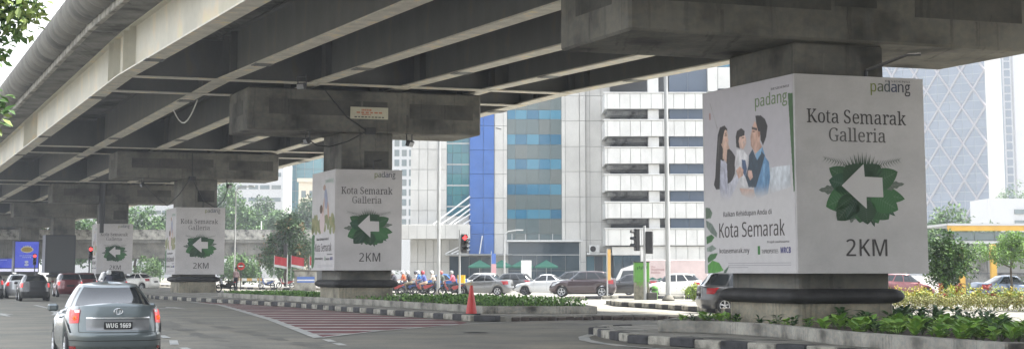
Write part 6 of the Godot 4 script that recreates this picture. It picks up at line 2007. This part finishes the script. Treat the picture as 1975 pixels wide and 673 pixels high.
func dirs(r: RandomNumberGenerator) -> Vector3:
	var z := r.randf_range(-1, 1); var a := r.randf() * TAU
	var q := sqrt(1 - z * z)
	return Vector3(q * cos(a), z, q * sin(a))

func foliage(seed_: int, blobs: Array, clumps: int, per: int, clump_r: float, size: float, cols: Array) -> ArrayMesh:    # blobs: [centre, radii]
	var r := RandomNumberGenerator.new()
	r.seed = seed_
	var b := MB.new()
	for i in clumps:
		var o: Array = blobs[i % blobs.size()]
		var d := dirs(r)
		var c: Vector3 = o[0] + d * o[1] * pow(r.randf(), 0.4)
		var base: Color = cols[r.randi() % cols.size()]
		var cr := clump_r * r.randf_range(0.6, 1.25)
		for k in per:
			var e := dirs(r)
			var p := c + e * cr * pow(r.randf(), 0.5)
			var dd := (e + Vector3(0, -0.15, 0) + dirs(r) * 0.8).normalized()
			var g := r.randf_range(0.75, 1.3)
			leaf(b, p, dd, (Vector3.UP + dirs(r) * 0.6).normalized(), size * r.randf_range(0.7, 1.3), size * 0.3, Color(base.r * g, base.g * g, base.b * g))
	return b.mesh()

func limbs(seed_: int, h: float, r0: float, tips: Array) -> ArrayMesh:
	var r := RandomNumberGenerator.new()
	r.seed = seed_
	var b := MB.new()
	var p := Vector3.ZERO
	var k := 5
	for i in k:
		var q := Vector3(r.randf_range(-0.06, 0.06) * h, h * (i + 1) / k, r.randf_range(-0.06, 0.06) * h)
		b.tube(p, q, r0 * (1 - 0.1 * i), r0 * (1 - 0.1 * (i + 1)), 9)
		p = q
	for t in tips:
		var m: Vector3 = p.lerp(t, 0.5) + dirs(r) * 0.12 * h
		b.tube(p, m, r0 * 0.45, r0 * 0.3, 7); b.tube(m, t, r0 * 0.3, r0 * 0.08, 6)
	return b.mesh()

func tree(called: String, label: String, at: Vector3, blobs: Array, clumps: int, per: int, cr: float, size: float, cols: Array, trunk_h: float, trunk_r: float, seed_: int, group := "") -> Node3D:
	var t := thing(called, label, "tree", at, 0.0, group)
	var tips := []
	for o in blobs: tips.append(o[0])
	part(t, "trunk", limbs(seed_, trunk_h, trunk_r, tips), M["bark"])
	part(t, "crown", foliage(seed_ + 1, blobs, clumps, per, cr, size, cols), M["leaf"])
	return t

func inside(r: RandomNumberGenerator, pl: PackedVector2Array, lo: Vector2, hi: Vector2) -> Vector2:
	for i in 200:
		var p := Vector2(r.randf_range(lo.x, hi.x), r.randf_range(lo.y, hi.y))
		if Geometry2D.is_point_in_polygon(p, pl): return p
	return lo

func in_pier(p: Vector2, i: int) -> bool:
	var o := pier_at(i)
	var d := p - Vector2(o.x, -o.z)
	var th := deg_to_rad(VT)
	var a := -sin(th) * d.x + cos(th) * d.y; var b := cos(th) * d.x + sin(th) * d.y
	return b > 0.3 and b < 3.2 and a > 0.6 and a < 4.4

func vegetation():
	mat("bark", Color(0.10, 0.08, 0.06), 0.95, 0, "soil", Vector3(2, 0.6, 2))
	var dark := [Color(0.028, 0.065, 0.022), Color(0.04, 0.085, 0.028), Color(0.05, 0.10, 0.035)]
	var mid := [Color(0.05, 0.12, 0.03), Color(0.07, 0.15, 0.035), Color(0.09, 0.17, 0.045)]
	var light := [Color(0.13, 0.24, 0.04), Color(0.16, 0.28, 0.05), Color(0.11, 0.21, 0.04)]
	# near foliage hanging into the top corner
	tree("roadside_tree", "roadside tree hanging its blurred leaves beside the viaduct's outer edge", W(-7.3, 19.0, -0.01), [[Vector3(1.35, 5.25, 0), Vector3(0.55, 0.42, 0.5)], [Vector3(1.25, 4.15, 0.1), Vector3(0.45, 0.35, 0.4)], [Vector3(1.45, 4.6, 0), Vector3(0.55, 0.3, 0.5)], [Vector3(1.2, 3.55, 0), Vector3(0.42, 0.25, 0.4)], [Vector3(0.2, 5.6, 0), Vector3(1.6, 1.5, 1.4)]], 105, 30, 0.2, 0.13, mid + [Color(0.16, 0.22, 0.06)], 4.2, 0.16, 3)
	# mid distance
	tree("street_tree", "rounded dark street tree with orange tinted top in front of the flyover", W(-25.0, 190, -0.03), [[Vector3(0, 4.6, 0), Vector3(2.4, 2.6, 2.4)], [Vector3(-1.3, 3.6, 0.4), Vector3(1.7, 1.9, 1.6)], [Vector3(1.4, 3.8, 0.3), Vector3(1.8, 2.2, 1.7)], [Vector3(0.3, 6.6, 0), Vector3(1.5, 1.4, 1.4)]], 260, 26, 0.55, 0.34, dark + dark + [Color(0.16, 0.11, 0.04)], 2.2, 0.22, 11)
	var far := [[-50.5, 300, 8.0, 18.5, "tall leafy tree beyond the flyover near the third pier"], [-45.5, 310, 8.0, 15.5, "leafy tree beyond the flyover with a sloping crown"], [-41.0, 305, 7.0, 13.0, "low leafy tree beyond the flyover"], [-35.5, 300, 6.5, 15.0, "green tree beyond the flyover beside the second sign"], [-65.5, 300, 8.5, 13.6, "leafy tree beyond the flyover between third and fourth signs"], [-59.5, 305, 8.0, 13.2, "leafy tree beyond the flyover by the third sign's flank"], [-77.0, 300, 9.0, 12.4, "leafy tree beyond the flyover by the fourth sign"], [-20.5, 260, 3.0, 7.0, "small tree beside the apartment tower's foot"]]
	for i in far.size():
		var f: Array = far[i]
		var w: float = f[2]; var h: float = f[3]
		tree("background_tree", f[4], W(f[0], f[1], -0.03), [[Vector3(0, h * 0.62, 0), Vector3(w * 0.55, h * 0.33, w * 0.5)], [Vector3(-w * 0.4, h * 0.5, 0), Vector3(w * 0.45, h * 0.26, w * 0.4)], [Vector3(w * 0.4, h * 0.46, 0), Vector3(w * 0.5, h * 0.25, w * 0.4)]], 420, 24, 1.05, 0.6, mid if i % 2 == 0 else dark, h * 0.35, 0.35, 40 + i, "trees beyond the flyover")
	var low := [[-33.5, 215, 3.0, "bushy green tree under the flyover by the red sign"], [-30.0, 225, 3.0, "second bushy green tree under the flyover"], [-36.5, 222, 2.6, "bushy green tree under the flyover by the far lamp"], [-51.0, 240, 3.0, "pale green tree under the flyover near the dark screen"]]
	for i in low.size():
		var f: Array = low[i]
		tree("bushy_tree", f[3], W(f[0], f[1], -0.03), [[Vector3(0, 2.1, 0), Vector3(2.2, 1.5, 1.6)], [Vector3(1.0, 1.5, 0), Vector3(1.6, 1.2, 1.4)]], 90, 22, 0.5, 0.34, mid, 1.2, 0.14, 60 + i, "trees under the flyover")
	# right side
	tree("young_tree", "dense young tree beside the largest sign with glossy leaves", W(17.95, 71.5, 0.15), [[Vector3(0.1, 2.35, 0), Vector3(0.95, 0.95, 0.9)], [Vector3(0.5, 2.0, 0.2), Vector3(0.95, 0.9, 0.8)], [Vector3(-0.4, 2.1, 0.1), Vector3(0.85, 1.2, 0.8)], [Vector3(0.0, 1.35, 0.1), Vector3(0.8, 0.6, 0.7)]], 190, 30, 0.24, 0.15, mid + dark + [Color(0.11, 0.2, 0.05)], 0.9, 0.09, 21)
	tree("feathery_tree", "light green feathery tree with a flat crown before the yellow roof edge", W(26.3, 91.0, -0.03), [[Vector3(-0.9, 2.75, 0), Vector3(1.5, 0.45, 1.0)], [Vector3(0.9, 3.0, 0), Vector3(1.5, 0.5, 1.0)], [Vector3(0.3, 2.4, 0), Vector3(1.8, 0.4, 1.0)], [Vector3(0.2, 3.35, 0), Vector3(0.8, 0.35, 0.7)]], 210, 26, 0.22, 0.13, light, 1.9, 0.09, 23)
	tree("leafy_sapling", "bright green sapling at the hedge's far end", W(20.45, 66.5, 0.15), [[Vector3(0, 2.0, 0), Vector3(0.55, 0.9, 0.5)], [Vector3(-0.1, 1.2, 0), Vector3(0.5, 0.5, 0.5)]], 80, 26, 0.2, 0.13, light + mid, 1.0, 0.06, 25)
	for f in [[51.0, 200, 9.6, 4.0, "hazy tree in front of the lattice tower's foot"], [57.5, 205, 7.6, 4.4, "second hazy tree in front of the lattice tower"], [98.0, 330, 21.0, 7.0, "hazy tree rising behind the low white building"], [107.0, 335, 19.5, 7.0, "second hazy tree behind the low white building"]]:
		var h: float = f[2]; var w: float = f[3]
		tree("hazy_tree", f[4], W(f[0], f[1], -0.03), [[Vector3(0, h * 0.72, 0), Vector3(w * 0.6, h * 0.22, w * 0.5)], [Vector3(-w * 0.4, h * 0.55, 0), Vector3(w * 0.5, h * 0.2, w * 0.4)], [Vector3(w * 0.4, h * 0.55, 0), Vector3(w * 0.5, h * 0.2, w * 0.4)]], 130, 22, 0.9, 0.5, mid, h * 0.45, 0.3, 90 + int(h), "hazy trees before the towers")
	shrubs()

func shrubs():
	var r := RandomNumberGenerator.new()
	r.seed = 8
	var yellow := [Color(0.42, 0.40, 0.05), Color(0.30, 0.36, 0.06), Color(0.20, 0.30, 0.06), Color(0.46, 0.36, 0.05)]
	var kinds := []
	for k in 4:
		kinds.append(foliage(200 + k, [[Vector3(0, 0.62, 0), Vector3(0.5, 0.35, 0.45)], [Vector3(0.1, 0.4, 0), Vector3(0.5, 0.25, 0.4)]], 34, 24, 0.14, 0.10, yellow + ([Color(0.28, 0.05, 0.03)] if k == 1 else [])))
	var words := ["yellow leaved croton shrub rising from the low hedge behind the largest sign", "yellow croton shrub with reddish leaves in the low hedge"]
	for i in 20:
		var f := i / 19.0
		var k := r.randi() % 4
		var t := thing("croton_shrub", words[1] if k == 1 else words[0], "shrub", W(lerpf(13.9, 22.6, f) + r.randf_range(-0.15, 0.15), lerpf(70.6, 66.2, f) + r.randf_range(-0.4, 0.4), 0.15), r.randf() * 360, "croton shrubs in the hedge")
		part(t, "foliage", kinds[k], M["leaf"])
		var b := MB.new(); b.tube(Vector3.ZERO, Vector3(0.02, 0.5, 0), 0.025, 0.015, 6)
		part(t, "stem", b.mesh(), M["bark"])
	# low clipped hedge in front of them
	var h := MB.new()
	for i in 9000:
		var f := r.randf()
		var p := W(lerpf(13.2, 23.4, f), lerpf(68.9, 63.6, f) + r.randf_range(-0.55, 0.55), 0.16 + 0.52 * pow(r.randf(), 0.7))
		var c := Color(0.22, 0.19, 0.07).lerp(Color(0.26, 0.29, 0.08), r.randf())
		leaf(h, p, (dirs(r) + Vector3(0, 0.5, 0)).normalized(), Vector3.UP, r.randf_range(0.07, 0.13), 0.025, c)
	var o := structure("low_hedge", h.mesh(), M["leaf"], "stuff")
	tag(o, "low brownish green clipped hedge along the far pavement", "hedge")
	for k in 2:
		var t := thing("garden_shrub", ["lime green shrub at the lamp post island's edge", "reddish shrub beside the lime green one"][k], "shrub", W(9.3 + 0.75 * k, 88.0 + 0.5 * k, 0.15), 40 * k)
		part(t, "foliage", foliage(300 + k, [[Vector3(0, 0.5, 0), Vector3(0.5, 0.42, 0.45)]], 40, 24, 0.16, 0.11, [Color(0.28, 0.36, 0.04), Color(0.2, 0.3, 0.05)] if k == 0 else [Color(0.30, 0.06, 0.05), Color(0.22, 0.16, 0.06)]), M["leaf"])
		var b := MB.new(); b.tube(Vector3.ZERO, Vector3(0, 0.5, 0), 0.02, 0.012, 6)
		part(t, "stem", b.mesh(), M["bark"])
	# ground cover of the long planter bed
	var pa := poly(PLANT_A)
	h = MB.new()
	var inner: PackedVector2Array = Geometry2D.offset_polygon(pa, -0.2)[0]
	for i in 15000:
		var p := inside(r, inner, Vector2(-17, 61.7), Vector2(3, 103.4))
		if in_pier(p, 1): continue
		if p.y > 74.5 and p.y < 88.0 and r.randf() < 0.75: continue
		var hh := 0.32 if p.y < 75.5 else 0.16
		var c: Color = [Color(0.05, 0.12, 0.03), Color(0.09, 0.19, 0.04), Color(0.14, 0.27, 0.06), Color(0.19, 0.34, 0.08)][r.randi() % 4]
		leaf(h, W(p.x, p.y, 0.34 + hh * pow(r.randf(), 0.6)), (dirs(r) + Vector3(0, 0.35, 0)).normalized(), Vector3.UP, r.randf_range(0.1, 0.17), 0.045, c)
	o = structure("ground_cover", h.mesh(), M["leaf"], "stuff")
	tag(o, "low green ground cover filling the long planter bed", "ground cover")
	# the leafy plants round the pier of the largest sign
	var plants := []
	for k in 5:
		var m := MB.new()
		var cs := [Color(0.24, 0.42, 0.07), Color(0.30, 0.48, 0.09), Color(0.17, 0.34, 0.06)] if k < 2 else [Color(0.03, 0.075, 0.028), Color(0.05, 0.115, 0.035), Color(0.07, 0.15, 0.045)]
		for i in (15 if k < 2 else 22):
			var a := r.randf() * TAU
			var el := r.randf_range(0.25, 1.1)
			var hgt := r.randf_range(0.08, 0.30) if k < 2 else r.randf_range(0.1, 0.5)
			var st := Vector3(cos(a) * 0.08, hgt, sin(a) * 0.08)
			var d := Vector3(cos(a) * cos(el), sin(el) * 0.8, sin(a) * cos(el)).normalized()
			var c: Color = cs[r.randi() % 3]
			var l := r.randf_range(0.20, 0.32); var w := l * (0.34 if k < 2 else 0.24)
			var s := d.cross(Vector3.UP).normalized()
			var u := s.cross(d).normalized()
			# broad pointed leaf in six facets, bending down toward its tip
			var p0 := st; var p1 := st + d * l * 0.35; var p2 := st + d * l * 0.72 - u * l * 0.06; var p3 := st + d * l - u * l * 0.2
			for q in [-1.0, 1.0]:
				var e1: Vector3 = p1 + s * q * w + u * w * 0.25; var e2: Vector3 = p2 + s * q * w * 0.72 + u * w * 0.15
				m.tri(p0, e1, p1, c); m.quad(p1, e1, e2, p2, c); m.tri(p2, e2, p3, c)
			m.tube(Vector3(0, 0, 0), st, 0.006, 0.005, 4, Color(0.1, 0.16, 0.05), false)
		plants.append(m.mesh())
	var inb: PackedVector2Array = Geometry2D.offset_polygon(poly(PLANT_B), -0.28)[0]
	var placed := []
	var tries := 0
	while placed.size() < 210 and tries < 20000:
		tries += 1
		var p := inside(r, inb, Vector2(3.8, 32.0), Vector2(13.8, 47.4))
		if in_pier(p, 0): continue
		var near := false
		for q in placed:
			if q.distance_to(p) < 0.30: near = true
		if near: continue
		placed.append(p)
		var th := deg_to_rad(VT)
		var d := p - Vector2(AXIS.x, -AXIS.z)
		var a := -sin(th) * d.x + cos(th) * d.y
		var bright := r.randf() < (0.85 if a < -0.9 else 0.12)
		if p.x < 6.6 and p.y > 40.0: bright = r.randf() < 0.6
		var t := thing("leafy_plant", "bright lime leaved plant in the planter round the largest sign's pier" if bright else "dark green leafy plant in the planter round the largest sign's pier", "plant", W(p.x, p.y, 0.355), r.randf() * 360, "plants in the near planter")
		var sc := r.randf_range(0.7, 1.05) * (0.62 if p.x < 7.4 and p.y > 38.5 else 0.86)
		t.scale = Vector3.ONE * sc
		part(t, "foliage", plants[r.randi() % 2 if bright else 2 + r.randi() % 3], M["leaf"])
